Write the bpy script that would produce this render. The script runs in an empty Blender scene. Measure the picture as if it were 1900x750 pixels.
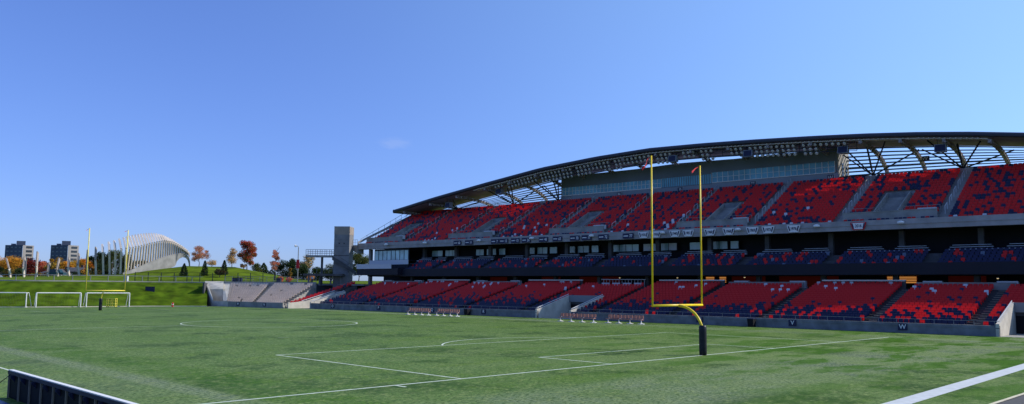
import bpy, math, random
from math import sin, cos, pi, radians, sqrt, atan2
from mathutils import Vector, Matrix

random.seed(7)
scene = bpy.context.scene
COL = scene.collection
LINK = COL.objects.link

# ------------------------------------------------------------------ camera constants (solved from the pitch markings)
F, YAW, PITCH, ROLL = 1513.65, 0.786809, 0.103892, 0.00882
CAM = Vector((-45.04, -27.89, 4.122))
FWD = Vector((sin(YAW) * cos(PITCH), cos(YAW) * cos(PITCH), sin(PITCH)))
R0 = Vector((cos(YAW), -sin(YAW), 0))
U0 = R0.cross(FWD)
RT = R0 * cos(ROLL) + U0 * sin(ROLL)
UP = U0 * cos(ROLL) - R0 * sin(ROLL)

def at(px, py, depth):
    return CAM + (FWD + RT * ((px - 950) / F) + UP * ((375 - py) / F)) * depth

HA = Vector((sin(YAW), cos(YAW)))      # ground direction of view
HR = Vector((cos(YAW), -sin(YAW)))

# ------------------------------------------------------------------ materials
def mat(name, col, rough=0.7, metal=0.0, noise=0.0, scale=3.0, spec=0.3, emit=None, detail=4.0, bump=0.0):
    m = bpy.data.materials.new(name)
    m.use_nodes = True
    nt = m.node_tree
    b = nt.nodes['Principled BSDF']
    b.inputs['Roughness'].default_value = rough
    b.inputs['Metallic'].default_value = metal
    b.inputs['Specular IOR Level'].default_value = spec
    c = (*col, 1)
    b.inputs['Base Color'].default_value = c
    if noise > 0:
        tc = nt.nodes.new('ShaderNodeTexCoord')
        nz = nt.nodes.new('ShaderNodeTexNoise')
        nz.inputs['Scale'].default_value = scale
        nz.inputs['Detail'].default_value = detail
        nt.links.new(tc.outputs['Object'], nz.inputs['Vector'])
        rp = nt.nodes.new('ShaderNodeValToRGB')
        rp.color_ramp.elements[0].position = 0.3
        rp.color_ramp.elements[1].position = 0.7
        rp.color_ramp.elements[0].color = (*[x * (1 - noise) for x in col], 1)
        rp.color_ramp.elements[1].color = (*[min(1, x * (1 + noise)) for x in col], 1)
        nt.links.new(nz.outputs['Fac'], rp.inputs['Fac'])
        nt.links.new(rp.outputs['Color'], b.inputs['Base Color'])
        if bump > 0:
            bp = nt.nodes.new('ShaderNodeBump')
            bp.inputs['Strength'].default_value = bump
            nt.links.new(nz.outputs['Fac'], bp.inputs['Height'])
            nt.links.new(bp.outputs['Normal'], b.inputs['Normal'])
    if emit:
        b.inputs['Emission Color'].default_value = (*emit[0], 1)
        b.inputs['Emission Strength'].default_value = emit[1]
    return m

def add_translucent(m, col, fac):
    nt = m.node_tree
    b = nt.nodes['Principled BSDF']; out = nt.nodes['Material Output']
    tr = nt.nodes.new('ShaderNodeBsdfTranslucent')
    tr.inputs['Color'].default_value = (*col, 1)
    mx = nt.nodes.new('ShaderNodeMixShader'); mx.inputs[0].default_value = fac
    nt.links.new(b.outputs[0], mx.inputs[1]); nt.links.new(tr.outputs[0], mx.inputs[2])
    nt.links.new(mx.outputs[0], out.inputs['Surface'])
    return tr

def leafmat(name, col):
    m = bpy.data.materials.new(name)
    m.use_nodes = True
    nt = m.node_tree
    b = nt.nodes['Principled BSDF']
    b.inputs['Roughness'].default_value = 0.75
    b.inputs['Specular IOR Level'].default_value = 0.15
    tc = nt.nodes.new('ShaderNodeTexCoord')
    nz = nt.nodes.new('ShaderNodeTexNoise')
    nz.inputs['Scale'].default_value = 0.9
    nt.links.new(tc.outputs['Object'], nz.inputs['Vector'])
    rp = nt.nodes.new('ShaderNodeValToRGB')
    rp.color_ramp.elements[0].position = 0.35
    rp.color_ramp.elements[1].position = 0.65
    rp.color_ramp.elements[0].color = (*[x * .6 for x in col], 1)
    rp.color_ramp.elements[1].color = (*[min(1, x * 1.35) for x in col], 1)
    nt.links.new(nz.outputs['Fac'], rp.inputs['Fac'])
    nt.links.new(rp.outputs['Color'], b.inputs['Base Color'])
    tr = add_translucent(m, col, .5)
    nt.links.new(rp.outputs['Color'], tr.inputs['Color'])
    return m

M = {}
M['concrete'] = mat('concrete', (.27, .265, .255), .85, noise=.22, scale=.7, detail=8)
M['field_wall'] = mat('field_wall', (.17, .18, .195), .85, noise=.3, scale=.9, detail=9)
M['tower_concrete'] = mat('tower_concrete', (.19, .19, .20), .9, noise=.22, scale=.6, detail=9)
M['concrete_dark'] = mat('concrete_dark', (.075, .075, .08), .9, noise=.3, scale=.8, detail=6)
M['concrete_pale'] = mat('concrete_pale', (.50, .465, .40), .85, noise=.18, scale=.8, detail=7)
M['fascia'] = mat('fascia', (.31, .30, .30), .85, noise=.18, scale=.9, detail=6)
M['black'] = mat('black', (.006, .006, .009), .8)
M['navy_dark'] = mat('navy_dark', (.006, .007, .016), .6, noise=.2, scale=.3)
M['navy'] = mat('navy', (.016, .02, .06), .55)
M['dark_metal'] = mat('dark_metal', (.02, .024, .035), .5, .4)
M['steel_beige'] = mat('steel_beige', (.56, .50, .52), .6, noise=.12, scale=.6)
M['lattice'] = mat('lattice', (.66, .58, .50), .6)  # pale colour stands in for sunlight on the bars under the roof
M['soffit'] = mat('soffit', (.33, .26, .38), .8, noise=.25, scale=.5)
M['roof_edge'] = mat('roof_edge', (.05, .055, .085), .5)
M['slat'] = mat('slat', (.12, .15, .19), .5, .3)
M['press_panel'] = mat('press_panel', (.14, .165, .205), .6, noise=.1, scale=.3)
M['press_lower'] = mat('press_lower', (.23, .265, .325), .6, noise=.08, scale=.3)
M['press_side'] = mat('press_side', (.34, .31, .27), .7, noise=.1, scale=.6)
M['white'] = mat('white', (.72, .72, .72), .5)
M['offwhite'] = mat('offwhite', (.5, .52, .56), .55)
M['counter'] = mat('counter', (.34, .37, .43), .55, noise=.1, scale=1)
M['grey'] = mat('grey', (.2, .21, .22), .6)
M['yellow'] = mat('yellow', (.78, .56, .015), .35, noise=.08, scale=1.5)
M['yellow_pale'] = mat('yellow_pale', (.80, .66, .10), .45, noise=.12, scale=1.5)
M['pad'] = mat('pad', (.008, .009, .016), .45, noise=.4, scale=3)
M['red_cloth'] = mat('red_cloth', (.5, .02, .03), .8)
M['seat_red'] = mat('seat_red', (.76, .018, .018), .5, spec=.3)
add_translucent(M['seat_red'], (.80, .013, .008), .30)
M['seat_navy'] = mat('seat_navy', (.008, .011, .05), .5, spec=.3)
M['seat_white'] = mat('seat_white', (.55, .56, .6), .45)
M['seat_pale'] = mat('seat_pale', (.74, .66, .58), .5, noise=.12, scale=.6)
add_translucent(M['seat_pale'], (.88, .77, .66), .45)
M['seat_slate'] = mat('seat_slate', (.10, .13, .2), .5)
M['bench_seat'] = mat('bench_seat', (.48, .2, .13), .55, noise=.1, scale=2)
M['brick'] = mat('brick', (.12, .06, .045), .9, noise=.3, scale=4)
M['asphalt'] = mat('asphalt', (.07, .07, .072), .9, noise=.15, scale=6, detail=8)
M['bark'] = mat('bark', (.09, .07, .055), .9, noise=.3, scale=6)
M['skin'] = mat('skin', (.5, .3, .22), .6)
M['shirt'] = mat('shirt', (.75, .74, .72), .8)
M['trousers'] = mat('trousers', (.02, .025, .04), .8)
M['hair'] = mat('hair', (.05, .03, .02), .7)
M['tarp'] = mat('tarp', (.03, .08, .22), .45, noise=.4, scale=2)
M['orange_glow'] = mat('orange_glow', (.6, .2, .05), .6, emit=((1, .42, .1), .55))
M['warm_lamp'] = mat('warm_lamp', (.8, .7, .5), .6, emit=((1, .75, .4), .7))
M['red_wall'] = mat('red_wall', (.16, .012, .008), .8, noise=.3, scale=.6, emit=((.5, .04, .01), .02))
M['lens'] = mat('lens', (.62, .58, .52), .25, .3)
M['plaque_navy'] = mat('plaque_navy', (.012, .016, .06), .5)
M['rib_white'] = mat('rib_white', (.64, .57, .50), .55, noise=.1, scale=.4)
M['rib_leg'] = mat('rib_leg', (.42, .37, .32), .7, noise=.15, scale=.5)
M['rib_brown'] = mat('rib_brown', (.30, .25, .21), .7, noise=.2, scale=.5)
M['apt_dark'] = mat('apt_dark', (.055, .07, .115), .6, noise=.25, scale=.15)
M['apt_beige'] = mat('apt_beige', (.27, .25, .24), .8, noise=.1, scale=.1)
M['apt_window'] = mat('apt_window', (.035, .045, .06), .25)
M['house_wall'] = mat('house_wall', (.6, .58, .53), .8, noise=.1, scale=.8)
M['house_dark'] = mat('house_dark', (.05, .06, .08), .8, noise=.15, scale=.8)
M['house_roof'] = mat('house_roof', (.06, .06, .07), .85, noise=.2, scale=1.2)
M['car_paint'] = mat('car_paint', (.015, .05, .055), .3, .3)
M['net'] = mat('net', (.16, .2, .12), .8)

def glassmat(name, col, rough=.12):
    m = mat(name, col, rough, 0, spec=.6)
    return m
M['glass_teal'] = mat('glass_teal', (.10, .33, .45), .25, noise=.35, scale=.35, spec=.4)
M['glass_club'] = mat('glass_club', (.30, .45, .48), .2, noise=.3, scale=.4, spec=.5)
M['glass_lounge'] = mat('glass_lounge', (.42, .62, .62), .2, noise=.35, scale=.5, spec=.5)
M['pane'] = glassmat('pane', (.1, .15, .2))

def turf_material():
    m = bpy.data.materials.new('turf')
    m.use_nodes = True
    nt = m.node_tree
    N = nt.nodes.new
    L = nt.links.new
    b = nt.nodes['Principled BSDF']
    b.inputs['Roughness'].default_value = .6
    b.inputs['Specular IOR Level'].default_value = .03
    geo = N('ShaderNodeNewGeometry')
    sep = N('ShaderNodeSeparateXYZ')
    L(geo.outputs['Position'], sep.inputs[0])
    def noise(sc, stretch=(1, 1, 1), det=4, rough=.55, off=(0, 0, 0), rot=0):
        mp = N('ShaderNodeMapping')
        mp.inputs['Scale'].default_value = stretch
        mp.inputs['Location'].default_value = off
        mp.inputs['Rotation'].default_value = (0, 0, rot)
        L(geo.outputs['Position'], mp.inputs['Vector'])
        n = N('ShaderNodeTexNoise')
        n.inputs['Scale'].default_value = sc
        n.inputs['Detail'].default_value = det
        n.inputs['Roughness'].default_value = rough
        L(mp.outputs[0], n.inputs['Vector'])
        return n.outputs['Fac']
    def ramp(v, p0, p1):
        r = N('ShaderNodeMapRange')
        r.interpolation_type = 'SMOOTHSTEP'
        r.inputs['From Min'].default_value = p0
        r.inputs['From Max'].default_value = p1
        L(v, r.inputs['Value'])
        return r.outputs[0]
    def mix(f, a, c):
        x = N('ShaderNodeMix')
        x.data_type = 'RGBA'
        if isinstance(f, float): x.inputs[0].default_value = f
        else: L(f, x.inputs[0])
        for sock, v in ((x.inputs[6], a), (x.inputs[7], c)):
            if isinstance(v, tuple): sock.default_value = (*v, 1)
            else: L(v, sock)
        return x.outputs[2]
    def math_(op, a, c=None):
        x = N('ShaderNodeMath')
        x.operation = op
        for i, v in enumerate((a, c)):
            if v is None: continue
            if isinstance(v, (int, float)): x.inputs[i].default_value = v
            else: L(v, x.inputs[i])
        return x.outputs[0]
    def band(coord, centre, half, soft):
        d = math_('ABSOLUTE', math_('SUBTRACT', coord, centre))
        r = ramp(d, half + soft, half)
        return r
    big = noise(.07, (1, 1, 1), 9, .62, rot=.2)
    mid = noise(.16, (1, .8, 1), 10, .68, (13, 5, 0), rot=-.5)
    streak = noise(.30, (.5, 1.3, 1), 10, .72, (3, 9, 0), rot=-.78)
    mott = noise(.75, (.8, 1.2, 1), 9, .75, (7, 2, 0), rot=-.78)
    fine = noise(2.4, (.8, 1.25, 1), 4, .62, rot=-.78)
    grain = noise(6.5, (.9, 1.1, 1), 2, .5, (5, 5, 0), rot=-.78)
    vfine = noise(26.0, (1, 1, 1), 4, .8)
    base = mix(ramp(big, .40, .60), TURF[0], TURF[1])
    base = mix(math_('MULTIPLY', ramp(streak, .48, .62), .8), base, TURF[2])
    base = mix(math_('MULTIPLY', ramp(mid, .50, .60), .8), base, TURF[3])
    base = mix(math_('MULTIPLY', ramp(mott, .50, .68), .55), base, TURF[3])
    # rubbed-out paint: pale strips
    x, y = sep.outputs[0], sep.outputs[1]
    pale = math_('MAXIMUM', math_('MULTIPLY', band(x, -30.9, .25, .7), .9), math_('MULTIPLY', band(x, -33.2, 2.0, 1.0), .3))
    pale = math_('MAXIMUM', pale, math_('MULTIPLY', band(y, -8.5, 2.2, 2.5), .85))
    pale = math_('MAXIMUM', pale, math_('MULTIPLY', band(x, 30.4, 1.3, 1.5), .6))
    pale = math_('MULTIPLY', pale, ramp(mid, .3, .55))
    base = mix(math_('MULTIPLY', pale, .7), base, TURF[4])
    green = math_('MULTIPLY', band(x, -28.4, .9, 1.0), ramp(streak, .35, .6))
    base = mix(math_('MULTIPLY', green, .7), base, TURF[5])
    f2 = ramp(fine, .46, .66)
    base = mix(math_('MULTIPLY', f2, .55), base, TURF[6])
    base = mix(math_('MULTIPLY', ramp(grain, .54, .38), .75), base, TURF[3])
    # vivid patches nearer the right-hand end zone
    vy = math_('MULTIPLY', ramp(y, 26.0, -6.0), ramp(x, -26.0, 8.0))
    patch = math_('MULTIPLY', ramp(noise(.17, (.55, 1.5, 1), 12, .72, (31, 17, 0), rot=-.78), .49, .56), vy)
    base = mix(math_('MULTIPLY', math_('MULTIPLY', vy, ramp(mid, .62, .45)), .55), base, (.20, .265, .10))
    base = mix(math_('MULTIPLY', patch, .9), base, TURF[5])
    base = mix(math_('MULTIPLY', math_('MULTIPLY', patch, ramp(mott, .5, .6)), .7), base, (.03, .085, .002))
    dk = ramp(vfine, .58, .40)
    base = mix(math_('MULTIPLY', dk, .5), base, (.02, .045, .008))
    L(base, b.inputs['Base Color'])
    bp = N('ShaderNodeBump')
    bp.inputs['Strength'].default_value = .35
    bp.inputs['Distance'].default_value = .05
    L(vfine, bp.inputs['Height'])
    L(bp.outputs[0], b.inputs['Normal'])
    return m
TURF = [(.12, .205, .05), (.152, .235, .07), (.118, .21, .022), (.034, .076, .016),
        (.26, .30, .215), (.052, .145, .002), (.30, .36, .135)]
M['turf'] = turf_material()
M['grass'] = mat('grass', (.085, .128, .005), .95, noise=.42, scale=.35, detail=12, spec=.05)
M['berm'] = mat('berm', (.058, .098, .004), .95, noise=.5, scale=.5, detail=13, spec=.05)
def add_stripes(m):
    nt = m.node_tree; b = nt.nodes['Principled BSDF']
    src = b.inputs['Base Color'].links[0].from_socket
    tc = nt.nodes.new('ShaderNodeTexCoord'); mp = nt.nodes.new('ShaderNodeMapping'); mp.inputs['Rotation'].default_value = (0, 0, .55)
    wv = nt.nodes.new('ShaderNodeTexWave'); wv.inputs['Scale'].default_value = .12; wv.inputs['Distortion'].default_value = 2.5; wv.inputs['Detail'].default_value = 4
    nt.links.new(tc.outputs['Object'], mp.inputs[0]); nt.links.new(mp.outputs[0], wv.inputs['Vector'])
    mx = nt.nodes.new('ShaderNodeMix'); mx.data_type = 'RGBA'; mx.blend_type = 'MULTIPLY'
    nt.links.new(wv.outputs['Fac'], mx.inputs[0]); nt.links.new(src, mx.inputs[6]); mx.inputs[7].default_value = (.78, .84, .76, 1)
    nt.links.new(mx.outputs[2], b.inputs['Base Color'])
add_stripes(M['berm'])
M['line'] = mat('line', (.52, .58, .49), .8, noise=.22, scale=2.5, detail=8)
M['line_bold'] = mat('line_bold', (.48, .51, .52), .8, noise=.1, scale=3, detail=8)
M['line_faint'] = mat('line_faint', (.30, .37, .27), .8, noise=.3, scale=1.2, detail=8)
M['line_cream'] = mat('line_cream', (.55, .5, .36), .8, noise=.15, scale=3)

# ------------------------------------------------------------------ mesh builder
class MB:
    def __init__(self):
        self.v = []; self.f = []; self.mi = []
    def quad(self, a, b, c, d, mi=0):
        i = len(self.v)
        self.v += [tuple(a), tuple(b), tuple(c), tuple(d)]
        self.f.append((i, i + 1, i + 2, i + 3)); self.mi.append(mi)
    def tri(self, a, b, c, mi=0):
        i = len(self.v)
        self.v += [tuple(a), tuple(b), tuple(c)]
        self.f.append((i, i + 1, i + 2)); self.mi.append(mi)
    def hexa(self, p, mi=0):          # p: 4 lower (ccw) + 4 upper
        i = len(self.v)
        self.v += [tuple(q) for q in p]
        for f in ((3, 2, 1, 0), (4, 5, 6, 7), (0, 1, 5, 4), (1, 2, 6, 5), (2, 3, 7, 6), (3, 0, 4, 7)):
            self.f.append(tuple(i + k for k in f)); self.mi.append(mi)
    def box(self, x0, x1, y0, y1, z0, z1, mi=0):
        self.hexa([(x0, y0, z0), (x1, y0, z0), (x1, y1, z0), (x0, y1, z0),
                   (x0, y0, z1), (x1, y0, z1), (x1, y1, z1), (x0, y1, z1)], mi)
    def prism(self, prof, s0, s1, mi=0):   # profile [(n,z)..] extruded along s
        k = len(prof); i = len(self.v)
        self.v += [(n, s0, z) for n, z in prof] + [(n, s1, z) for n, z in prof]
        for a in range(k):
            b = (a + 1) % k
            self.f.append((i + a, i + b, i + k + b, i + k + a)); self.mi.append(mi)
        self.f.append(tuple(i + a for a in reversed(range(k)))); self.mi.append(mi)
        self.f.append(tuple(i + k + a for a in range(k))); self.mi.append(mi)
    def tube(self, p, q, r, r2=None, n=6, mi=0, caps=True):
        p, q = Vector(p), Vector(q)
        r2 = r if r2 is None else r2
        d = q - p
        if d.length < 1e-6: return
        d.normalize()
        a = d.orthogonal().normalized(); b = d.cross(a)
        i = len(self.v)
        for c, rr in ((p, r), (q, r2)):
            for k in range(n):
                t = 2 * pi * k / n
                self.v.append(tuple(c + (a * cos(t) + b * sin(t)) * rr))
        for k in range(n):
            k2 = (k + 1) % n
            self.f.append((i + k, i + k2, i + n + k2, i + n + k)); self.mi.append(mi)
        if caps:
            self.f.append(tuple(i + k for k in reversed(range(n)))); self.mi.append(mi)
            self.f.append(tuple(i + n + k for k in range(n))); self.mi.append(mi)
    def path(self, pts, r, n=8, mi=0, radii=None):
        pts = [Vector(p) for p in pts]
        i0 = len(self.v); a = None
        for k, p in enumerate(pts):
            d = (pts[min(k + 1, len(pts) - 1)] - pts[max(k - 1, 0)]).normalized()
            if a is None: a = d.orthogonal().normalized()
            a = (a - d * a.dot(d)).normalized()
            b = d.cross(a)
            rr = radii[k] if radii else r
            for j in range(n):
                t = 2 * pi * j / n
                self.v.append(tuple(p + (a * cos(t) + b * sin(t)) * rr))
        for k in range(len(pts) - 1):
            for j in range(n):
                j2 = (j + 1) % n
                self.f.append((i0 + k * n + j, i0 + k * n + j2, i0 + (k + 1) * n + j2, i0 + (k + 1) * n + j)); self.mi.append(mi)
        self.f.append(tuple(i0 + j for j in reversed(range(n)))); self.mi.append(mi)
        e = i0 + (len(pts) - 1) * n
        self.f.append(tuple(e + j for j in range(n))); self.mi.append(mi)
    def bar(self, p, q, w, h=None, mi=0, up=(0, 0, 1)):
        p, q = Vector(p), Vector(q)
        h = w if h is None else h
        d = (q - p).normalized(); u = Vector(up)
        sdir = d.cross(u)
        if sdir.length < 1e-4: sdir = d.orthogonal()
        sdir.normalize(); u = sdir.cross(d)
        s = sdir * w / 2; u = u * h / 2
        self.hexa([p - s - u, p + s - u, q + s - u, q - s - u, p - s + u, p + s + u, q + s + u, q - s + u], mi)
    def build(self, name, mats, parent=None, smooth=False):
        me = bpy.data.meshes.new(name)
        me.from_pydata(self.v, [], self.f)
        if not isinstance(mats, (list, tuple)): mats = [mats]
        for m in mats: me.materials.append(m)
        if len(mats) > 1: me.polygons.foreach_set('material_index', self.mi)
        if smooth: me.polygons.foreach_set('use_smooth', [True] * len(self.f))
        me.update()
        o = bpy.data.objects.new(name, me)
        LINK(o)
        if parent: o.parent = parent
        return o

def tag(o, label=None, cat=None, group=None, kind=None):
    if label: o['label'] = label
    if cat: o['category'] = cat
    if group: o['group'] = group
    if kind: o['kind'] = kind
    return o
def thing(name, label, cat, loc=(0, 0, 0), rz=0, group=None):
    o = bpy.data.objects.new(name, None)
    o.empty_display_size = .3
    LINK(o)
    o.location = loc; o.rotation_euler = (0, 0, rz)
    return tag(o, label, cat, group)
def copy_tree(o, parent=None):
    c = o.copy(); LINK(c)
    if parent: c.parent = parent
    for ch in list(o.children): copy_tree(ch, c)
    return c
def struct(o): o['kind'] = 'structure'; return o

def text_mesh(name, body, size, material, parent, loc, xdir, ydir, align='CENTER', width=1.0, extr=.006):
    cu = bpy.data.curves.new(name, 'FONT')
    cu.body = body; cu.size = size; cu.align_x = align; cu.align_y = 'CENTER'; cu.extrude = extr
    cu.offset = size * .014
    tmp = bpy.data.objects.new(name + '_curve', cu)
    me = bpy.data.meshes.new_from_object(tmp)
    bpy.data.objects.remove(tmp)
    me.materials.clear(); me.materials.append(material)
    o = bpy.data.objects.new(name, me); LINK(o)
    X, Y = Vector(xdir).normalized(), Vector(ydir).normalized(); Z = X.cross(Y)
    mtx = Matrix((X, Y, Z)).transposed().to_4x4()
    me.transform(Matrix.Translation(loc) @ mtx @ Matrix.Diagonal((width, 1, 1, 1)))
    o.parent = parent
    return o

# ------------------------------------------------------------------ stand frame
O3 = Vector((39.4, 0, 0)); TH = radians(3.4633)
SN = Vector((cos(TH), sin(TH), 0)); SS = Vector((-sin(TH), cos(TH), 0))
def W(n, s, z=0): return O3 + SN * n + SS * s + Vector((0, 0, z))
def lerp_table(t, x):
    if x <= t[0][0]: return t[0][1]
    for (a, va), (b, vb) in zip(t, t[1:]):
        if x <= b:
            k = (x - a) / (b - a)
            return va + (vb - va) * k
    return t[-1][1]
ROOF_T = [(-20, 20.0), (-12, 21.6), (-5, 23.05), (.7, 23.85), (6.8, 24.55), (13.5, 25.15), (20.8, 25.65), (28.8, 26.1), (37.6, 26.5), (47.2, 26.75),
          (57.9, 26.4), (69.8, 25.6), (83.1, 24.0), (98, 22.05), (110, 20.2)]
def ZR(s): return lerp_table(ROOF_T, s)

# ================================================================== SKY, SUN, CAMERA
SUN_DIR = Vector((3.3, -2.4, 3.05)).normalized()
elev = math.asin(SUN_DIR.z); azi = atan2(SUN_DIR.x, SUN_DIR.y)
world = bpy.data.worlds.new('World'); scene.world = world
world.use_nodes = True
nt = world.node_tree
bg = nt.nodes['Background']
sky = nt.nodes.new('ShaderNodeTexSky')
sky.sky_type = 'NISHITA'; sky.sun_disc = False
sky.sun_elevation = elev; sky.sun_rotation = azi
sky.air_density = 1.0; sky.dust_density = .35; sky.ozone_density = 4.0; sky.altitude = 70
hs = nt.nodes.new('ShaderNodeHueSaturation')
hs.inputs['Saturation'].default_value = 1.0
tint = nt.nodes.new('ShaderNodeMix'); tint.data_type = 'RGBA'; tint.blend_type = 'MULTIPLY'
tint.inputs[0].default_value = 1
tint.inputs[7].default_value = (1.07, 1.37, 2.40, 1)
gm = nt.nodes.new('ShaderNodeGamma'); gm.inputs[1].default_value = .8
nt.links.new(sky.outputs[0], gm.inputs[0])
nt.links.new(gm.outputs[0], tint.inputs[6])
nt.links.new(tint.outputs[2], hs.inputs['Color'])
tcw = nt.nodes.new('ShaderNodeTexCoord')
dotn = nt.nodes.new('ShaderNodeVectorMath'); dotn.operation = 'DOT_PRODUCT'
dotn.inputs[1].default_value = tuple(SUN_DIR)
nt.links.new(tcw.outputs['Generated'], dotn.inputs[0])
mr = nt.nodes.new('ShaderNodeMapRange'); mr.interpolation_type = 'SMOOTHSTEP'
mr.inputs['From Min'].default_value = -.05; mr.inputs['From Max'].default_value = 1.0
nt.links.new(dotn.outputs['Value'], mr.inputs['Value'])
glow = nt.nodes.new('ShaderNodeMix'); glow.data_type = 'RGBA'; glow.blend_type = 'ADD'
nt.links.new(mr.outputs[0], glow.inputs[0])
glow.inputs[7].default_value = (1.7, 2.9, 2.4, 1)
nt.links.new(hs.outputs[0], glow.inputs[6])
wd = (at(732, 266, 1.0) - CAM).normalized()
ax = RT.cross(Vector((0, 0, 1))).normalized()
mpw = nt.nodes.new('ShaderNodeVectorMath'); mpw.operation = 'SUBTRACT'; mpw.inputs[1].default_value = tuple(wd)
nrmw = nt.nodes.new('ShaderNodeVectorMath'); nrmw.operation = 'NORMALIZE'
nt.links.new(tcw.outputs['Generated'], nrmw.inputs[0]); nt.links.new(nrmw.outputs[0], mpw.inputs[0])
scw = nt.nodes.new('ShaderNodeVectorMath'); scw.operation = 'MULTIPLY'; scw.inputs[1].default_value = (70, 70, 190)
nt.links.new(mpw.outputs[0], scw.inputs[0])
lnw = nt.nodes.new('ShaderNodeVectorMath'); lnw.operation = 'LENGTH'; nt.links.new(scw.outputs[0], lnw.inputs[0])
nzw = nt.nodes.new('ShaderNodeTexNoise'); nzw.inputs['Scale'].default_value = 1.6; nzw.inputs['Detail'].default_value = 6
nt.links.new(scw.outputs[0], nzw.inputs['Vector'])
sbw = nt.nodes.new('ShaderNodeMath'); sbw.operation = 'MULTIPLY_ADD'; sbw.inputs[1].default_value = -1.6
nt.links.new(nzw.outputs['Fac'], sbw.inputs[0]); nt.links.new(lnw.outputs['Value'], sbw.inputs[2])
mrw = nt.nodes.new('ShaderNodeMapRange'); mrw.interpolation_type = 'SMOOTHSTEP'
mrw.inputs['From Min'].default_value = .9; mrw.inputs['From Max'].default_value = -.5; mrw.inputs['To Max'].default_value = .09
nt.links.new(sbw.outputs[0], mrw.inputs['Value'])
cl = nt.nodes.new('ShaderNodeMix'); cl.data_type = 'RGBA'
nt.links.new(mrw.outputs[0], cl.inputs[0]); nt.links.new(glow.outputs[2], cl.inputs[6]); cl.inputs[7].default_value = (8, 8.2, 8.8, 1)
nt.links.new(cl.outputs[2], bg.inputs['Color'])
bg.inputs['Strength'].default_value = .1
sun = bpy.data.lights.new('sun', 'SUN')
sun.energy = 5.0; sun.angle = radians(.5); sun.color = (1, .93, .82)
so = bpy.data.objects.new('sun', sun); LINK(so)
so.rotation_euler = SUN_DIR.to_track_quat('Z', 'Y').to_euler()
so.location = (60, -40, 60)

cam = bpy.data.cameras.new('camera')
cam.sensor_width = 36; cam.lens = F / 1900 * 36; cam.clip_end = 9000; cam.clip_start = .1
co = bpy.data.objects.new('camera', cam); LINK(co)
co.matrix_world = Matrix.Translation(CAM) @ Matrix((RT, UP, -FWD)).transposed().to_4x4()
scene.camera = co
scene.view_settings.view_transform = 'Standard'
scene.view_settings.look = 'None'
scene.view_settings.exposure = 0
scene.cycles.max_bounces = 6
scene.cycles.use_denoising = True

# ================================================================== GROUND
def ab(x, y):
    d = Vector((x, y)) - Vector((CAM.x, CAM.y))
    return d.dot(HR), d.dot(HA)
HILL = [(-130, 0), (-97, 1.2), (-89, 2.4), (-81, 3.5), (-72, 3.7), (-66, 3.1), (-61, 1.9), (-55.5, .7), (-50, 0), (-40, 0)]
def smooth(t): t = max(0, min(1, t)); return t * t * (3 - 2 * t)
def crest_depth(a):      # depth of the berm crest as seen along the view
    return 150 + smooth((a + 96) / 36) * 16
def ground_h(x, y):
    a, b = ab(x, y)
    h = 4.42
    if b > 140 and a < -30:
        d = b - crest_depth(a)
        h += max(0, min(d, 70)) * .016
        bell = smooth((b - 172) / 34) if b < 206 else 1 - smooth((b - 215) / 60)
        h += lerp_table(HILL, a * 205 / max(b, 1)) * bell
    return h
# terrain ring: polar sheet round the bowl, inner edge on the bowl outline
BOWL = []
base_line = []
for px in range(-330, 395, 12):
    a = (px - 950) / F
    # base of the berm on z = 0 and crest above it
    bd = 138 + smooth((px + 0) / 385) * 15.5
    cd = bd + 12.5
    base_line.append((CAM.x + HA.x * bd + HR.x * a * bd, CAM.y + HA.y * bd + HR.y * a * bd,
                      CAM.x + HA.x * cd + HR.x * a * cd, CAM.y + HA.y * cd + HR.y * a * cd))
# close the berm against the side wall of the corner stand
inner = [(c, d) for (_, _, c, d) in base_line]
inner = [(-52, -44), (-52, inner[0][1])] + inner + [(30, 133.0), (36, 128), (44, 121), (53, 112), (61, -44)]
def terrain():
    mb = MB()
    cx, cy = 4, 50
    # resample the inner outline densely
    dense = []
    n = len(inner)
    for i in range(n):
        p, q = Vector(inner[i]), Vector(inner[(i + 1) % n])
        k = max(1, int((q - p).length / 4))
        for j in range(k): dense.append(p + (q - p) * j / k)
    rings = [0, 2, 4, 7, 11, 16, 22, 29, 37, 46, 56, 68, 82, 100, 130, 180, 260, 400, 700, 1500, 4000, 8000]
    nd = len(dense)
    for r in rings:
        for p in dense:
            d = (p - Vector((cx, cy))).normalized()
            q = p + d * r
            mb.v.append((q.x, q.y, ground_h(q.x, q.y)))
    for i in range(len(rings) - 1):
        for j in range(nd):
            j2 = (j + 1) % nd
            mb.f.append((i * nd + j, (i + 1) * nd + j, (i + 1) * nd + j2, i * nd + j2)); mb.mi.append(0)
    struct(mb.build('terrain', M['grass'], smooth=True))
terrain()
mb = MB()
edge = [(26.0, 127.5), (30, 133.0), (36, 128), (44, 121), (53, 112), (61, -44)]
for (ax, ay), (bx, by) in zip(edge, edge[1:]):
    d = Vector((by - ay, ax - bx)).normalized() * -.3
    mb.hexa([(ax, ay, -.1), (bx, by, -.1), (bx + d.x, by + d.y, -.1), (ax + d.x, ay + d.y, -.1), (ax, ay, 4.44), (bx, by, 4.44), (bx + d.x, by + d.y, 4.44), (ax + d.x, ay + d.y, 4.44)])
struct(mb.build('retaining_wall', M['concrete_dark']))
# sheet under everything inside the bowl
mb = MB(); mb.quad((-53, -46, -.02), (62, -46, -.02), (62, 190, -.02), (-53, 190, -.02)); struct(mb.build('ground', M['asphalt']))
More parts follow.
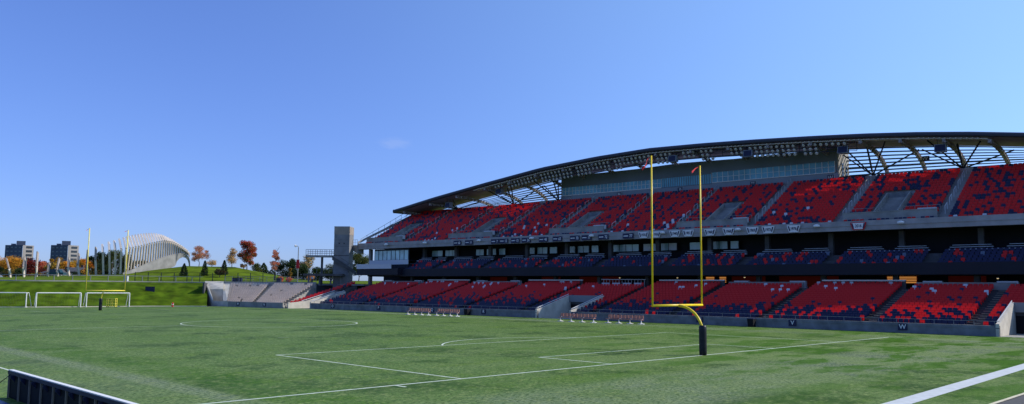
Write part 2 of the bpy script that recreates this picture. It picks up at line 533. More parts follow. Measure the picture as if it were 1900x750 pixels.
# turf
mb = MB()
pts = [(-44, -18.85)] + [(-44, base_line[0][1] if False else 150)]
tv = [(-46, -18.85)] + [(-46, 160)] + [(a, b) for (a, b, _, _) in base_line if a > -46] + [(26.6, 120.2), (42, 120), (42, -18.85)]
mb.v = [(x, y, 0) for x, y in tv]; mb.f = [tuple(reversed(range(len(tv))))]; mb.mi = [0]
struct(mb.build('playing_field', M['turf']))
# berm
mb = MB()
rows = 7
bl = base_line
for (bx, by, cx, cy) in bl:
    for k in range(rows + 1):
        t = k / rows
        z = 4.42 * (smooth(t) * .15 + t * .85)
        mb.v.append((bx + (cx - bx) * t, by + (cy - by) * t, z - (.01 if k == 0 else 0)))
for i in range(len(bl) - 1):
    for k in range(rows):
        a = i * (rows + 1) + k
        mb.f.append((a, a + rows + 1, a + rows + 2, a + 1)); mb.mi.append(0)
last = bl[-1]
struct(mb.build('grass_berm', M['berm'], smooth=True))
# path along the crest, proud of the grass
mb = MB()
for (bx, by, cx, cy) in bl:
    d = Vector((cx - bx, cy - by)).normalized()
    p, q = Vector((cx, cy)) + d * .4, Vector((cx, cy)) + d * 1.9
    mb.v += [(p.x, p.y, 4.62), (q.x, q.y, 4.64), (p.x, p.y, 4.3)]
for i in range(len(bl) - 1):
    a, b = 3 * i, 3 * i + 3
    mb.f.append((a, a + 1, b + 1, b)); mb.f.append((a + 2, a, b, b + 2)); mb.mi += [0, 0]
struct(mb.build('path', M['concrete']))
# kerb of the turf at the foot of the berm
mb = MB()
for i in range(len(bl) - 1):
    (ax, ay, ac, ad), (bx, by, bc, bd) = bl[i], bl[i + 1]
    d = (Vector((ax - ac, ay - ad)).normalized())
    p0, p1 = Vector((ax, ay)) + d * .1, Vector((bx, by)) + d * .1
    q0, q1 = p0 + d * .5, p1 + d * .5
    mb.hexa([(*q0, .002), (*q1, .002), (*p1, .002), (*p0, .002), (*q0, .12), (*q1, .12), (*p1, .12), (*p0, .12)])
struct(mb.build('kerb', M['concrete_pale']))

# ---- painted markings
def strip(mb, p, q, w, z=.004):
    p, q = Vector(p), Vector(q)
    d = (q - p).normalized(); n = Vector((-d.y, d.x)) * w / 2
    mb.quad((*(p - n), z), (*(q - n), z), (*(q + n), z), (*(p + n), z))
def arc(mb, c, r, a0, a1, w, z=.004, n=64):
    for i in range(n):
        t0, t1 = a0 + (a1 - a0) * i / n, a0 + (a1 - a0) * (i + 1) / n
        mb.quad((c[0] + (r - w / 2) * cos(t0), c[1] + (r - w / 2) * sin(t0), z), (c[0] + (r + w / 2) * cos(t0), c[1] + (r + w / 2) * sin(t0), z),
                (c[0] + (r + w / 2) * cos(t1), c[1] + (r + w / 2) * sin(t1), z), (c[0] + (r - w / 2) * cos(t1), c[1] + (r - w / 2) * sin(t1), z))
LW = .13
HV = 53.77
mb = MB()
strip(mb, (-34, 0), (30.3, 0), LW + .02)                      # goal line
strip(mb, (-20.16, .07), (-20.16, 16.43), LW); strip(mb, (20.16, .07), (20.16, 16.43), LW)
strip(mb, (-20.22, 16.5), (20.22, 16.5), LW)
strip(mb, (-9.16, .07), (-9.16, 5.43), LW); strip(mb, (9.16, .07), (9.16, 5.43), LW)
strip(mb, (-9.22, 5.5), (9.22, 5.5), LW)
ang = math.acos(5.5 / 9.15)
arc(mb, (0, 11), 9.15, pi / 2 - ang + .012, pi / 2 + ang - .012, LW)
strip(mb, (-23.9, -.08), (-23.9, -.75), LW)
arc(mb, (0, HV), 9.15, 0, 2 * pi, LW, n=96)
strip(mb, (-34, HV), (-9.22, HV), LW * .9); 
strip(mb, (-34, -.07), (-34, 107), .13)
struct(mb.build('pitch_markings', M['line']))
mb = MB()
strip(mb, (-9.0, HV), (30, HV), LW * .8)
strip(mb, (30.35, .1), (30.35, -15.4), .16)
strip(mb, (30.0, 40), (30.0, 106), .12)
for sx in (-20.16, 20.16): strip(mb, (sx, 107.5), (sx, 91.0), LW)
strip(mb, (-20.2, 90.95), (20.2, 90.95), LW)
arc(mb, (0, 96.5), 9.15, -pi / 2 - ang, -pi / 2 + ang, LW)
for sx in (-9.16, 9.16): strip(mb, (sx, 107.5), (sx, 102.1), LW)
strip(mb, (-9.2, 102.0), (9.2, 102.0), LW)
strip(mb, (-34, 107.6), (30, 107.6), LW)
for k in range(6): strip(mb, (-16 + k * 8.0, 76), (-15 + k * 8.0, 76), .12); strip(mb, (-12 + k * 7, 31 + k * 2.6), (-11 + k * 7, 31 + k * 2.6), .1)
struct(mb.build('faded_markings', M['line_faint']))
mb = MB(); strip(mb, (-30.9, -17.07), (31.0, -14.76), .78); struct(mb.build('end_line', M['line_bold']))
mb = MB(); strip(mb, (-46, -18.83), (42, -18.83), .16); struct(mb.build('turf_edge_line', M['line_cream']))

# ================================================================== GRANDSTAND
GS = thing('grandstand', 'long double-decked concrete grandstand with curved roof along the right side of the field', 'grandstand', O3, TH)
UPPER_A = [2.6 + 11.93 * k for k in range(-2, 10)]               # upper aisles (…, 2.6, 14.5, 26.5 …)
LOWER_A = [-16.5, -4.15, 5.6, 17.2, 28.5, 40.2, 52.1, 63.8, 76.0, 88.1, 100.4]
RAMPS = [(-11.9, -6.35), (43.0, 48.5), (101.0, 103.5)]
L_ROWS, L_D, L_R = 17, .83, .225
def lz(i): return .45 + L_R * i
def ln(i): return .85 + L_D * i
U_ROWS, U_D, U_R = 19, .76, .405
def uz(i): return 12.05 + U_R * i
def un(i): return 18.2 + U_D * i

# ---- lower bowl
segs = [(-21, -11.9), (-6.35, 43.0), (48.5, 101.0)]
mb = MB(); rl = MB()
for a, b in segs:
    mb.prism([(0, 0), (.32, 0), (.32, .98), (0, .98)], a, b)
    # panel joints as shallow pilasters
    s = a + 3
    while s < b - 1:
        mb.box(-.02, -.001, s, s + .05, .0, .97); s += 3.05
    rl.bar((.16, a, 1.38), (.16, b, 1.38), .04)
    s = a + .4
    while s < b:
        rl.bar((.16, s, .98), (.16, s, 1.38), .035); s += 1.7
    mb.prism([(-.03, .70), (-.001, .70), (-.001, .80), (-.03, .80)], a + .01, b - .01)
mb.build('front_wall', M['field_wall'], GS)
rl.build('front_railing', M['grey'], GS)
mb = MB()
for a, b in segs:
    for i in range(L_ROWS + 1):
        n0 = ln(i); n1 = n0 + (L_D if i < L_ROWS else 1.8)
        z0 = 0
        mb.box(n0, n1, a + .01, b - .01, 0, lz(i))
for a, b in RAMPS:                 # terrace over the back of the ramps
    for i in range(8, L_ROWS + 1):
        n0 = ln(i); n1 = n0 + (L_D if i < L_ROWS else 1.8)
        mb.box(n0, n1, a - .0, b + .0, lz(i) - .5, lz(i))
# floor of the ramps rising into the portal, portal back
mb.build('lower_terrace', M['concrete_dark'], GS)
mb = MB()
for a, b in RAMPS:
    mb.quad((0, a, .008), (0, b, .008), (7.5, b, .008), (7.5, a, .008))
mb.build('ramp_floor', M['concrete'], GS)
for a, b in RAMPS:
    for s0, s1 in ((a - .3, a), (b, b + .3)):
        mb = MB()
        nf = -2.8 if (b > 100 and s0 >= b) else -.02
        mb.prism([(nf, 0), (7.5, 0), (7.5, 3.05), (.6, 1.25), (nf, 1.15)] if nf > -1 else [(nf, 0), (7.5, 0), (7.5, 3.05), (1.0, 1.3), (nf, .95)], s0, s1)
        mb.build('ramp_wall', M['concrete_pale'], GS)
        mb = MB(); off = .1 if s0 < a else .2
        mb.bar((.1, s0 + off, 1.32), (7.3, s0 + off, 3.2), .05, .1)
        mb.build('ramp_rail', M['offwhite'], GS)
    mb = MB(); mb.box(7.1, 7.3, a + .01, b - .01, 2.1, 3.05); mb.build('portal_header', M['grey'], GS)
    mb = MB(); mb.box(7.6, 7.7, a + .01, b - .01, 0.02, 2.2); mb.build('portal_dark', M['black'], GS)  # black sheet stands in for the dark inside of the portal
# aisle steps
for s in LOWER_A[1:]:
    mb = MB()
    for i in range(L_ROWS):
        mb.box(ln(i) + L_D * .48, ln(i) + L_D - .004, s - .5, s + .5, lz(i) + .003, lz(i) + L_R * .55)
        mb.box(ln(i) + L_D * .44, ln(i) + L_D * .48 - .002, s - .48, s + .48, lz(i) + L_R * .45, lz(i) + L_R * .56, 1)
    mb.build('aisle_steps', [M['concrete_dark'], M['line_cream']], GS)
# top rails: white on the taller blocks, grey cap on the others
for a, b in ((-5.3, 4.6), (17.7, 27.8), (65, 75.2), (88.6, 99.5)):
    mb = MB(); mb.box(15.0, 15.12, a, b, lz(17), lz(17) + .72); mb.box(14.96, 15.16, a, b, lz(17) + .725, lz(17) + .80); mb.build('rear_parapet', M['concrete'], GS)
    for s in (a + .9, b - 1.6):
        mb = MB(); mb.box(15.3, 15.9, s - 1.0, s + 1.0, 4.3, 5.22); mb.build('counter_box', M['offwhite'], GS)
for a, b in ((5.9, 15.6), (28.7, 38.8), (52.4, 63.2), (76.6, 87.2)):
    mb = MB()
    mb.box(15.62, 15.72, a, b, 4.2, 5.20)
    mb.build('rear_parapet', M['concrete_dark'], GS)
    mb = MB(); mb.box(15.55, 15.8, a, b, 5.205, 5.36); mb.build('white_rail', M['white'], GS)
mb = MB(); mb.bar((15.6, 41.1, 5.38), (15.6, 48.8, 5.38), .25, .09)
k = 41.3
while k < 48.8:
    mb.bar((15.6, k, 4.3), (15.6, k, 5.33), .05); k += .55
for k in range(4): mb.box(15.3, 15.34, 41.5 + 1.9 * k, 42.9 + 1.9 * k, 4.45, 4.9)
mb.build('platform_railing', M['offwhite'], GS)

# ---- concourse behind the lower bowl
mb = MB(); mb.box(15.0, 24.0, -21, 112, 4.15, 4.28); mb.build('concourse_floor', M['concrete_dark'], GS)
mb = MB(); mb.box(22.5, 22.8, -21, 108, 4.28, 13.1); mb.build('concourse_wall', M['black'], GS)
for a, b in ((-1, 3), (16, 24), (26, 31), (50, 58), (62, 66), (74, 78)):
    mb = MB(); mb.box(22.3, 22.42, a, b, 4.3, 6.0); mb.build('concession_front', M['red_wall'], GS)
for i in range(13):
    s = -10 + 8.6 * i
    mb = MB(); mb.box(17.2, 17.8, s, s + .6, 4.28, 5.95); mb.build('column', M['concrete_dark'], GS)
    mb = MB(); mb.box(20.2, 20.8, s, s + .6, 8.2, 11.4); mb.build('column', M['concrete_dark'], GS)

# ---- club level
mb = MB()
mb.prism([(14.3, 5.95), (14.6, 5.95), (14.6, 7.25), (14.3, 7.3)], -21, 103)
mb.box(14.6, 22.5, -21, 103, 5.9, 6.1)
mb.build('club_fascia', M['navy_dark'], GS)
mb = MB()
for i in range(6):
    mb.box(14.62 + .85 * i, 14.62 + .85 * (i + 1) if i < 5 else 22.3, -21, 96, 6.1, 6.6 + .38 * i)
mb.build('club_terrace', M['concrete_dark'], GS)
CLUB_A = [-8.8, 3.2, 14.9, 26.2, 38.0, 49.9, 61.4, 73.5, 85.5]
ca = [-21] + CLUB_A + [95]
for a, b in zip(ca, ca[1:]):
    mb = MB()
    mb.box(19.0, 19.25, a + .9, b - .9, 8.84, 9.0)
    mid = (a + b) / 2
    for p, q in ((a + 1.4, mid - 1.2), (mid + .6, b - 1.4)):
        mb.box(19.75, 20.1, p, q, 9.42, 9.49)
        mb.box(19.35, 19.7, p - .3, q + .2, 9.16, 9.24)
    mb.build('club_counter', M['counter'], GS)
# suite windows: (s from, s to) in the photo, grouped
def suite(a, b, lit=None):
    w = b - a; k = max(1, round(w / 1.2))
    fr = MB(); fr.box(21.9, 22.0, a - .12, b + .12, 9.75, 10.98)
    f = fr.build('window', M['black'], GS)
    for j in range(k):
        p = MB(); p.box(21.84, 21.895, a + w * j / k + .06, a + w * (j + 1) / k - .06, 9.84, 10.9)
        p.build('pane', M['offwhite'] if (lit and j in lit) else M['glass_club'], f)
for a, b, l in ((29.6, 30.9, None), (31.3, 34.0, None), (35.6, 37.4, None), (39.5, 42.4, (0, 2)), (42.9, 45.4, (1,)), (46.2, 51.0, None),
             (53.8, 55.2, None), (55.7, 58.0, None), (58.5, 60.0, None), (62.3, 63.9, None), (64.4, 66.6, None), (67.2, 69.0, None), (74.0, 75.5, None),
             (76.2, 78.5, None), (79.2, 81.2, None), (86.2, 89.3, None), (90.0, 93.0, None)):
    suite(a, b, l)
# glazed lounge at the far end with stepped white balcony fronts
fr = MB(); fr.box(18.3, 22, 95.6, 105.9, 8.9, 9.2); fr.box(18.3, 22, 95.6, 105.9, 11.0, 11.35)
for j in range(9): fr.box(18.3, 18.5, 95.6 + j * 1.27, 95.75 + j * 1.27, 9.2, 11.0)
fr.box(18.6, 22, 105.7, 105.9, 9.2, 11.0)
lf = fr.build('lounge', M['dark_metal'], GS)
for j in range(8):
    p = MB(); p.box(18.26, 18.295, 95.78 + j * 1.27, 96.84 + j * 1.27, 9.2, 11.0); p.build('pane', M['glass_lounge'], lf)
mb = MB(); mb.box(13.2, 13.35, 94.8, 105.0, 7.35, 8.25); mb.build('balcony_front', M['offwhite'], GS)
mb = MB(); mb.box(15.8, 15.95, 93.0, 104.4, 8.2, 9.05); mb.build('balcony_front', M['offwhite'], GS)
mb = MB(); mb.box(13.36, 18.3, 93.0, 105.0, 6.2, 7.4); mb.box(15.96, 18.3, 93.0, 104.4, 7.4, 8.3); mb.build('balcony_floor', M['navy_dark'], GS)

# ---- upper deck
mb = MB()
UE = 110.2
mb.prism([(17.35, 11.42), (17.9, 11.42), (17.9, 12.62), (17.35, 12.62)], -21, UE)
mb.prism([(17.28, 11.98), (17.349, 11.98), (17.349, 12.06), (17.28, 12.06)], -20.9, UE - .1)
mb.build('upper_fascia', M['fascia'], GS)
mb = MB()
for i in range(U_ROWS):
    n1 = un(i) + U_D if i < U_ROWS - 1 else 33.4
    mb.box(un(i), n1, -21, UE, uz(i) - .5, uz(i))
mb.box(17.9, 18.2, -21, UE, 11.6, 12.05)
mb.build('upper_terrace', M['concrete'], GS)
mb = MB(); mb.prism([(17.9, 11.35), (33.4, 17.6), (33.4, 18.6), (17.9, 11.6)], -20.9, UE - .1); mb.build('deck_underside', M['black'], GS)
for s in UPPER_A:
    if s < -10 or s > 112: continue
    mb = MB()
    for i in range(2, U_ROWS):
        mb.box(un(i) + U_D * .45, un(i) + U_D - .004, s - .5, s + .5, uz(i) + .003, uz(i) + U_R * .55)
    mb.build('aisle_steps', M['concrete'], GS)
    for i in range(3, U_ROWS, 3):
        mb = MB()
        mb.bar((un(i) + .1, s, uz(i) + .9), (un(i) + 1.2, s, uz(i) + 1.45), .05)
        mb.bar((un(i) + .1, s, uz(i)), (un(i) + .1, s, uz(i) + .9), .05); mb.bar((un(i) + 1.2, s, uz(i) + .5), (un(i) + 1.2, s, uz(i) + 1.45), .05)
        mb.build('aisle_handrail', M['offwhite'], GS)
VOM_SEC = [(UPPER_A[k], UPPER_A[k + 1]) for k in range(len(UPPER_A) - 1) if (k % 2 == 0 and UPPER_A[k] > -10)]
VOMS = [9.3, 32.6, 57.6, 79.7, 102.8]
VOMS = [(v, 2.6) for v in VOMS]
def vom_of(s0, s1):
    for v, w in VOMS:
        if s0 < v < s1: return v, w
    return None
for s0, s1 in VOM_SEC:
    a, b = s0 + .5, min(s1 - .5, UE)
    mb = MB(); mb.box(19.0, 19.16, a, b, 12.3, 13.72); mb.box(18.95, 19.21, a, b, 13.725, 13.82)
    mb.build('cross_aisle_wall', M['concrete'], GS)
    mb = MB()
    x = a
    while x < b:
        mb.bar((20.5, x, 13.2), (20.5, x, 14.4), .04); x += 1.4
    mb.bar((20.5, a, 14.4), (20.5, b, 14.4), .05); mb.bar((20.5, a, 13.9), (20.5, b, 13.9), .03)
    mb.build('guard_railing', M['grey'], GS)
    mb = MB(); mb.box(19.3, 20.0, a + .2, a + 2.2, 13.3, 14.0); mb.build('camera_box', M['offwhite'], GS)
    v = vom_of(s0, s1)
    if v:
        c, w = v
        for sgn in (-1, 1):
            mb = MB()
            e0, e1 = (c - w / 2 - .16, c - w / 2) if sgn < 0 else (c + w / 2, c + w / 2 + .16)
            mb.prism([(19.9, 12.7), (26.1, 12.7), (26.1, 16.8), (19.9, 13.7)], e0, e1)
            mb.build('entrance_wall', M['concrete'], GS)
        mb = MB(); mb.box(26.1, 26.35, c - w / 2 - .25, c + w / 2 + .25, 12.7, 16.85); mb.build('entrance_back', M['field_wall'], GS)
        mb = MB(); mb.box(25.98, 26.09, c - .3, c + w / 2 - .15, 13.1, 15.8); mb.build('doorway_dark', M['black'], GS)  # black panel paints the dark interior onto the entrance back
        mb = MB(); mb.box(19.9, 26.1, c - w / 2, c + w / 2, 12.6, 13.1); mb.build('entrance_floor', M['concrete_dark'], GS)
# end guard at the far edge
mb = MB()
for i in range(0, U_ROWS, 2):
    mb.bar((un(i), UE + .05, uz(i) - .3), (un(i), UE + .05, uz(i) + 1.6), .06)
mb.bar((un(0), UE + .05, uz(0) + 1.55), (un(18), UE + .05, uz(18) + 1.55), .06)
mb.bar((un(0), UE + .05, uz(0) + .8), (un(18), UE + .05, uz(18) + .8), .04)
mb.build('end_railing', M['grey'], GS)
mb = MB(); mb.prism([(17.4, 12.6), (33.4, 19.6), (33.4, 20.3), (17.4, 13.0)], UE - .06, UE); mb.build('end_parapet', M['concrete'], GS)
for s in (107.5,):
    mb = MB(); mb.box(18.6, 19.2, s, s + .6, 4.3, 11.4); mb.build('column', M['concrete'], GS)

mb = MB(); mb.box(33.05, 33.2, -21, UE, 19.36, 20.22); mb.build('rear_parapet', M['fascia'], GS)
# ---- press box
PB0, PB1, PN = 19.45, 70.5, 33.45
pb = MB()
pb.box(PN, 37.6, PB0 + .2, PB1, 21.12, 24.7)
press = pb.build('press_box', M['press_panel'], GS)
mb = MB(); mb.box(PN - .06, 37.0, PB0, PB1, 19.0, 21.08); mb.build('lower_panel', M['press_lower'], press)
mb = MB(); mb.box(PN - .03, 37.7, PB0 - .04, PB0 + .16, 20.3, 24.75); 
mb.build('end_wall', M['press_side'], press)
mb = MB(); mb.box(34.6, 35.3, PB0 - .09, PB0 - .045, 20.5, 22.6); mb.box(36.2, 36.8, PB0 - .09, PB0 - .045, 20.5, 22.3); mb.build('door', M['apt_window'], press)
mb = MB(); mb.box(33.2, 37.0, PB0 - 4.0, PB0 - .1, 20.2, 20.45); mb.build('landing', M['black'], GS)
def glazing(a, b, z0, z1, cols, rowsplit, white):
    g = MB(); g.box(PN - .05, PN - .004, a, b, z0, z1)
    w = g.build('window', M['glass_teal'], press)
    if cols:
        fr = MB(); t = .085
        for j in range(cols + 1):
            x = a + (b - a) * j / cols
            fr.box(PN - .10, PN - .052, x - t / 2, x + t / 2, z0, z1)
        fr.box(PN - .105, PN - .054, a, b, z0 - .08, z0 + .03)
        if rowsplit: fr.box(PN - .095, PN - .053, a, b, (z0 + z1) / 2 - .025, (z0 + z1) / 2 + .025)
        fr.build('frame', M['white'] if white else M['slat'], w)
glazing(PB0 + .5, 39.6, 21.2, 22.82, 21, True, True)
glazing(39.7, 48.9, 21.05, 22.6, 22, False, False)
glazing(49.0, 70.2, 21.12, 22.55, 27, True, True)

# ---- roof
RN0, RN1 = 26.5, 39.6
ZB = 19.3
def roof_z(n, s):
    Z = ZR(s) - .56
    t = max(0, (n - 27) / 12.8)
    return ZB + (Z - ZB) * sqrt(max(0, 1 - min(1, t) ** 6))
def rib_z(n, s):
    Z = ZR(s) - .85
    t = max(0, (n - 27) / 11.9)
    return ZB + .6 + (Z - ZB - .6) * sqrt(max(0, 1 - min(1, t) ** 2.3))
S_LIST = [-21 + i * 2.0 for i in range(int((UE + 21) / 2.0))] + [UE]
mb = MB(); es = MB()
n_solid = [26.5, 28, 30, 32, 33.5, 35.0]
for s0, s1 in zip(S_LIST, S_LIST[1:]):
    for na, nb in zip(n_solid, n_solid[1:]):
        a, b, c, d = [(n, s, roof_z(n, s)) for n, s in ((na, s0), (nb, s0), (nb, s1), (na, s1))]
        up = lambda q: (q[0], q[1], q[2] + .4)
        mb.quad(a, d, c, b)
        mb.quad(up(a), up(b), up(c), up(d))
    # rounded front edge
    z0, z1 = ZR(s0), ZR(s1)
    prof = [(27.0, -.05), (26.6, 0), (26.4, -.08), (26.32, -.28), (26.4, -.5), (26.6, -.58), (27.0, -.6)]
    for (pa, qa), (pb_, qb) in zip(prof, prof[1:]):
        es.quad((pa, s0, z0 + qa), (pa, s1, z1 + qa), (pb_, s1, z1 + qb), (pb_, s0, z0 + qb))
roof = mb.build('roof', M['soffit'], GS)
es.build('roof_edge', M['roof_edge'], roof)
mb = MB()
for na, nb in zip(n_solid, n_solid[1:]):
    s = UE
    a, b = (na, s, roof_z(na, s) - .15), (nb, s, roof_z(nb, s) - .15)
    mb.hexa([(a[0], s - .1, a[2]), (b[0], s - .1, b[2]), (b[0], s + .1, b[2]), (a[0], s + .1, a[2]), (a[0], s - .1, a[2] + .75), (b[0], s - .1, b[2] + .75), (b[0], s + .1, b[2] + .75), (a[0], s + .1, a[2] + .75)])
mb.build('gable_trim', M['roof_edge'], roof)
# horizontal louvres closing the back of the shell
mb = MB()
NS = 9
for k in range(NS):
    for s0, s1 in zip(S_LIST, S_LIST[1:]):
        q = []
        for ss in (s0, s1):
            top, bot = roof_z(35.0, ss) - .05, 20.55
            if top - bot < .6: bot = top - .6
            sp = (top - bot) / (NS - 1)
            q.append((top - sp * k, sp))
        if PB0 + 1 < s0 < PB1 - 1 and q[0][0] < 24.75: continue
        n = 35.4 + 2.6 * (k / (NS - 1)) ** .6
        th = [x[1] * (.62 if k == 5 else .40) for x in q]
        (za, _), (zb, _) = q
        mb.hexa([(n - .08, s0, za - th[0] / 2), (n + .08, s0, za - th[0] / 2), (n + .08, s1, zb - th[1] / 2), (n - .08, s1, zb - th[1] / 2),
                 (n - .08, s0, za + th[0] / 2), (n + .08, s0, za + th[0] / 2), (n + .08, s1, zb + th[1] / 2), (n - .08, s1, zb + th[1] / 2)])
mb.build('louvre_screen', M['slat'], roof)
RIBS = [-17, -11.8, -6.6, -1.2, 3.9, 9.1, 14.2, 21, 27.3, 33.6, 40, 46.3, 52.6, 58.9, 65.2, 71.6, 77.8, 84.2, 91.8, 99.5, 107.4]
for s in RIBS:
    mb = MB()
    ns = [27.0 + 11.8 * sin(t * pi / 2 / 17) for t in range(18)]
    pts = [(n, rib_z(n, s)) for n in ns]
    for (a, za), (b, zb) in zip(pts, pts[1:]):
        for sg in (-.2, .2):
            for o1 in (0, -.42):
                mb.bar((a, s + sg, za + o1), (b, s + sg, zb + o1), .07, .07)
        L = sqrt((b - a) ** 2 + (zb - za) ** 2); ux, uz_ = (b - a) / L, (zb - za) / L
        c = (a, s, za - .21)
        mb.hexa([(a, s - .2, za - .43), (a + ux * L * .5, s - .2, za - .43 + uz_ * L * .5), (a + ux * L * .5, s + .2, za - .43 + uz_ * L * .5), (a, s + .2, za - .43),
                 (a, s - .2, za + .02), (a + ux * L * .5, s - .2, za + .02 + uz_ * L * .5), (a + ux * L * .5, s + .2, za + .02 + uz_ * L * .5), (a, s + .2, za + .02)])  # plates with gaps imitate stripes of light falling through the louvres
        mb.build('rib', M['steel_beige'], roof)
# tree-like props from the rear of the deck up to the shell
for s in [-9.3, 3.2, 14.6, 70.9, 82.1, 97.7]:
    mb = MB()
    f0 = (33.2, s, 20.2)
    for n, ds, r in ((28.5, 3.0, .11), (29, -3.0, .11), (35.6, 5.5, .1), (35.6, -5.5, .1), (31.5, .2, .13)):
        mb.tube(f0, (n, s + ds, roof_z(n, s + ds) - .3), r, n=6)
    mb.build('prop', M['dark_metal'], roof)
mb = MB()
for s0, s1 in zip(S_LIST, S_LIST[1:]):
    if s0 < 14 or s1 > 84: continue
    for n, dz in ((27.7, .45), (28.5, .45), (28.1, 1.05), (28.1, 1.65)):
        mb.bar((n, s0, ZR(s0) - dz - .45), (n, s1, ZR(s1) - dz - .45), .07)
    mb.bar((27.7, s0, ZR(s0) - .9), (28.1, s1, ZR(s1) - 1.5), .06)
    mb.bar((28.1, s0, ZR(s0) - .6), (28.1, s0, ZR(s0) - 2.1), .06)
mb.build('catwalk', M['dark_metal'], roof)
mb = MB(); x = 0
while x < 86:
    if (x * 10 // 52) % 2 == 0 or int(x * 1.3) % 3: mb.bar((26.75, x, ZR(x) - .78), (28.2, x, ZR(x) - .80), .16, .12)
    x += .62
for s0, s1 in zip(S_LIST, S_LIST[1:]):
    if s0 < -1.5 or s1 > 87: continue
    for n in (26.95, 28.0): mb.bar((n, s0, ZR(s0) - .79), (n, s1 + .02, ZR(s1) - .79), .06, .10)
mb.build('lattice', M['lattice'], roof)

# ---- floodlights (things hung from the catwalk)
def make_flood():
    t = thing('floodlight', 'round floodlight in the upper row hung under the roof edge', 'floodlight', group='floodlights under the grandstand roof')
    mb = MB()
    mb.path([(.30, 0, .18), (.2, 0, .12), (0, 0, 0), (-.12, 0, -.07)], .2, n=10, radii=[.07, .14, .22, .25])
    mb.bar((.15, -.3, .05), (.15, -.3, .42), .04); mb.bar((.15, .3, .05), (.15, .3, .42), .04); mb.bar((.15, -.3, .42), (.15, .3, .42), .05)
    mb.build('housing', M['grey'], t)
    l = MB(); l.path([(-.125, 0, -.073), (-.16, 0, -.094)], .27, n=10, radii=[.235, .17]); l.build('lens', M['lens'], t)
    return t
fl0 = make_flood(); used = False
def flood(n, s, z, row):
    global used
    o = fl0 if not used else copy_tree(fl0)
    used = True
    o.location = W(n, s, z); o.rotation_euler = (0, 0, TH + random.uniform(-.25, .25))
    o['label'] = 'round floodlight in the %s row hung under the roof edge' % row
s = 15.6
k = 0
while s < 83:
    k += 1
    gap = (33.5 < s < 36.5) or (41.5 < s < 43.5)
    if not gap and 15.6 < s < 82: flood(27.6, s, ZR(s) - 1.1, 'top')
    if not gap and (20 < s < 34 or 37 < s < 80): flood(28.0, s, ZR(s) - 1.66, 'middle')
    if not gap and (20 < s < 31 or 36 < s < 39 or 43 < s < 49 or 53 < s < 57 or 60 < s < 71): flood(28.2, s, ZR(s) - 2.24, 'bottom')
    s += .82 if k % 9 else 1.5
# speakers
def speaker(s, n, lab):
    t = thing('loudspeaker', lab, 'loudspeaker', W(n, s, ZR(s) - 1.9), TH, 'loudspeaker clusters under the roof')
    mb = MB(); mb.hexa([(-.5, -.7, -.5), (.5, -.6, -.5), (.5, .6, -.5), (-.5, .7, -.5), (-.35, -.7, .5), (.5, -.6, .6), (.5, .6, .6), (-.35, .7, .5)])
    mb.build('cabinet', M['press_lower'], t)
    mb = MB(); mb.hexa([(-.56, -.6, -.42), (-.51, -.6, -.42), (-.51, .6, -.42), (-.56, .6, -.42), (-.40, -.6, .42), (-.372, -.6, .42), (-.372, .6, .42), (-.40, .6, .42)]); mb.build('grille', M['navy'], t)
    mb = MB(); mb.bar((0, -.4, .5), (0, -.4, 1.3), .05); mb.bar((0, .4, .5), (0, .4, 1.3), .05); mb.build('bracket', M['dark_metal'], t)
for s, n, lab in ((4.6, 28.4, 'pale blue loudspeaker under the roof beyond the bare rib bays, nearest the right frame edge'), (16.9, 28.4, 'pale blue loudspeaker hung by the end wall of the press box'),
               (30.6, 27.8, 'loudspeaker between the lamps above the white-framed press box windows'), (43.4, 27.8, 'big dark loudspeaker hung above the unframed blue press box windows'),
               (81.6, 28.6, 'loudspeaker at the left end of the floodlight rows'), (95.5, 28.6, 'loudspeaker alone near the far left tip of the roof')):
    speaker(s, n, lab)

# ---- section signs
def sign(letter, n, s, z, w, h, label, group, size, post=False):
    t = thing('section_sign', label, 'sign', W(n, s, z), TH, group)
    mb = MB(); mb.box(-.05, 0, -w / 2, w / 2, 0, h); mb.build('panel', M['navy'], t)
    if letter: text_mesh('lettering', letter, size, M['white'], t, (-.056, 0, h / 2), (0, -1, 0), (0, 0, 1))
    if post:
        mb = MB(); mb.box(-.09, -.051, -w / 2 - .14, -w / 2 - .06, -.12, h); mb.build('side_strip', M['offwhite'], t)
LS = [('W', 1.95, 'dark wall sign with white letter W on the field wall'), ('V', 13.0, 'dark wall sign with white letter V on the field wall'), ('U', 24.0, 'dark wall sign with white letter U behind the near goalpost'),
      ('T', 35.6, 'dark wall sign with white letter T behind the nearest team benches'), ('S', 49.6 - 5.0, 'dark wall sign with white letter S beside the ramp opening'), ('R', 58.4, 'dark wall sign with white letter R right of the far benches'),
      ('Q', 69.2, 'dark wall sign with white letter Q between the two far benches'), ('P', 81.9, 'dark wall sign with white letter P, first one left of the far benches'), ('O', 94.2, 'dark wall sign with white letter O near the far ramp')]
for L_, s, lab in LS:
    if L_ == 'S': s = 42.2
    sign(L_, -.035, s, .14 + .12, .85, .64, lab, 'section letter signs on the field wall', .62)
for L_, s, lab in (('UU', 20.6, 'small dark double-letter sign UU on the right end of the press box'), ('TT', 32.6, 'small dark double-letter sign TT under the white-framed press box windows'),
                   ('SS', 45.4, 'small dark double-letter sign SS under the unframed press box windows'), ('RR', 57.5, 'small dark double-letter sign RR under the left press box windows'),
                   ('QQ', 68.6, 'small dark double-letter sign QQ at the left end of the press box')):
    sign(L_, PN - .09, s, 20.2, .9, .62, lab, 'double-letter section signs', .5, True)
sign('VV', 36.4, 8.6, 22.05, 1.2, .75, 'dark double-letter sign VV on the louvre screen right of the press box', 'double-letter section signs', .6)
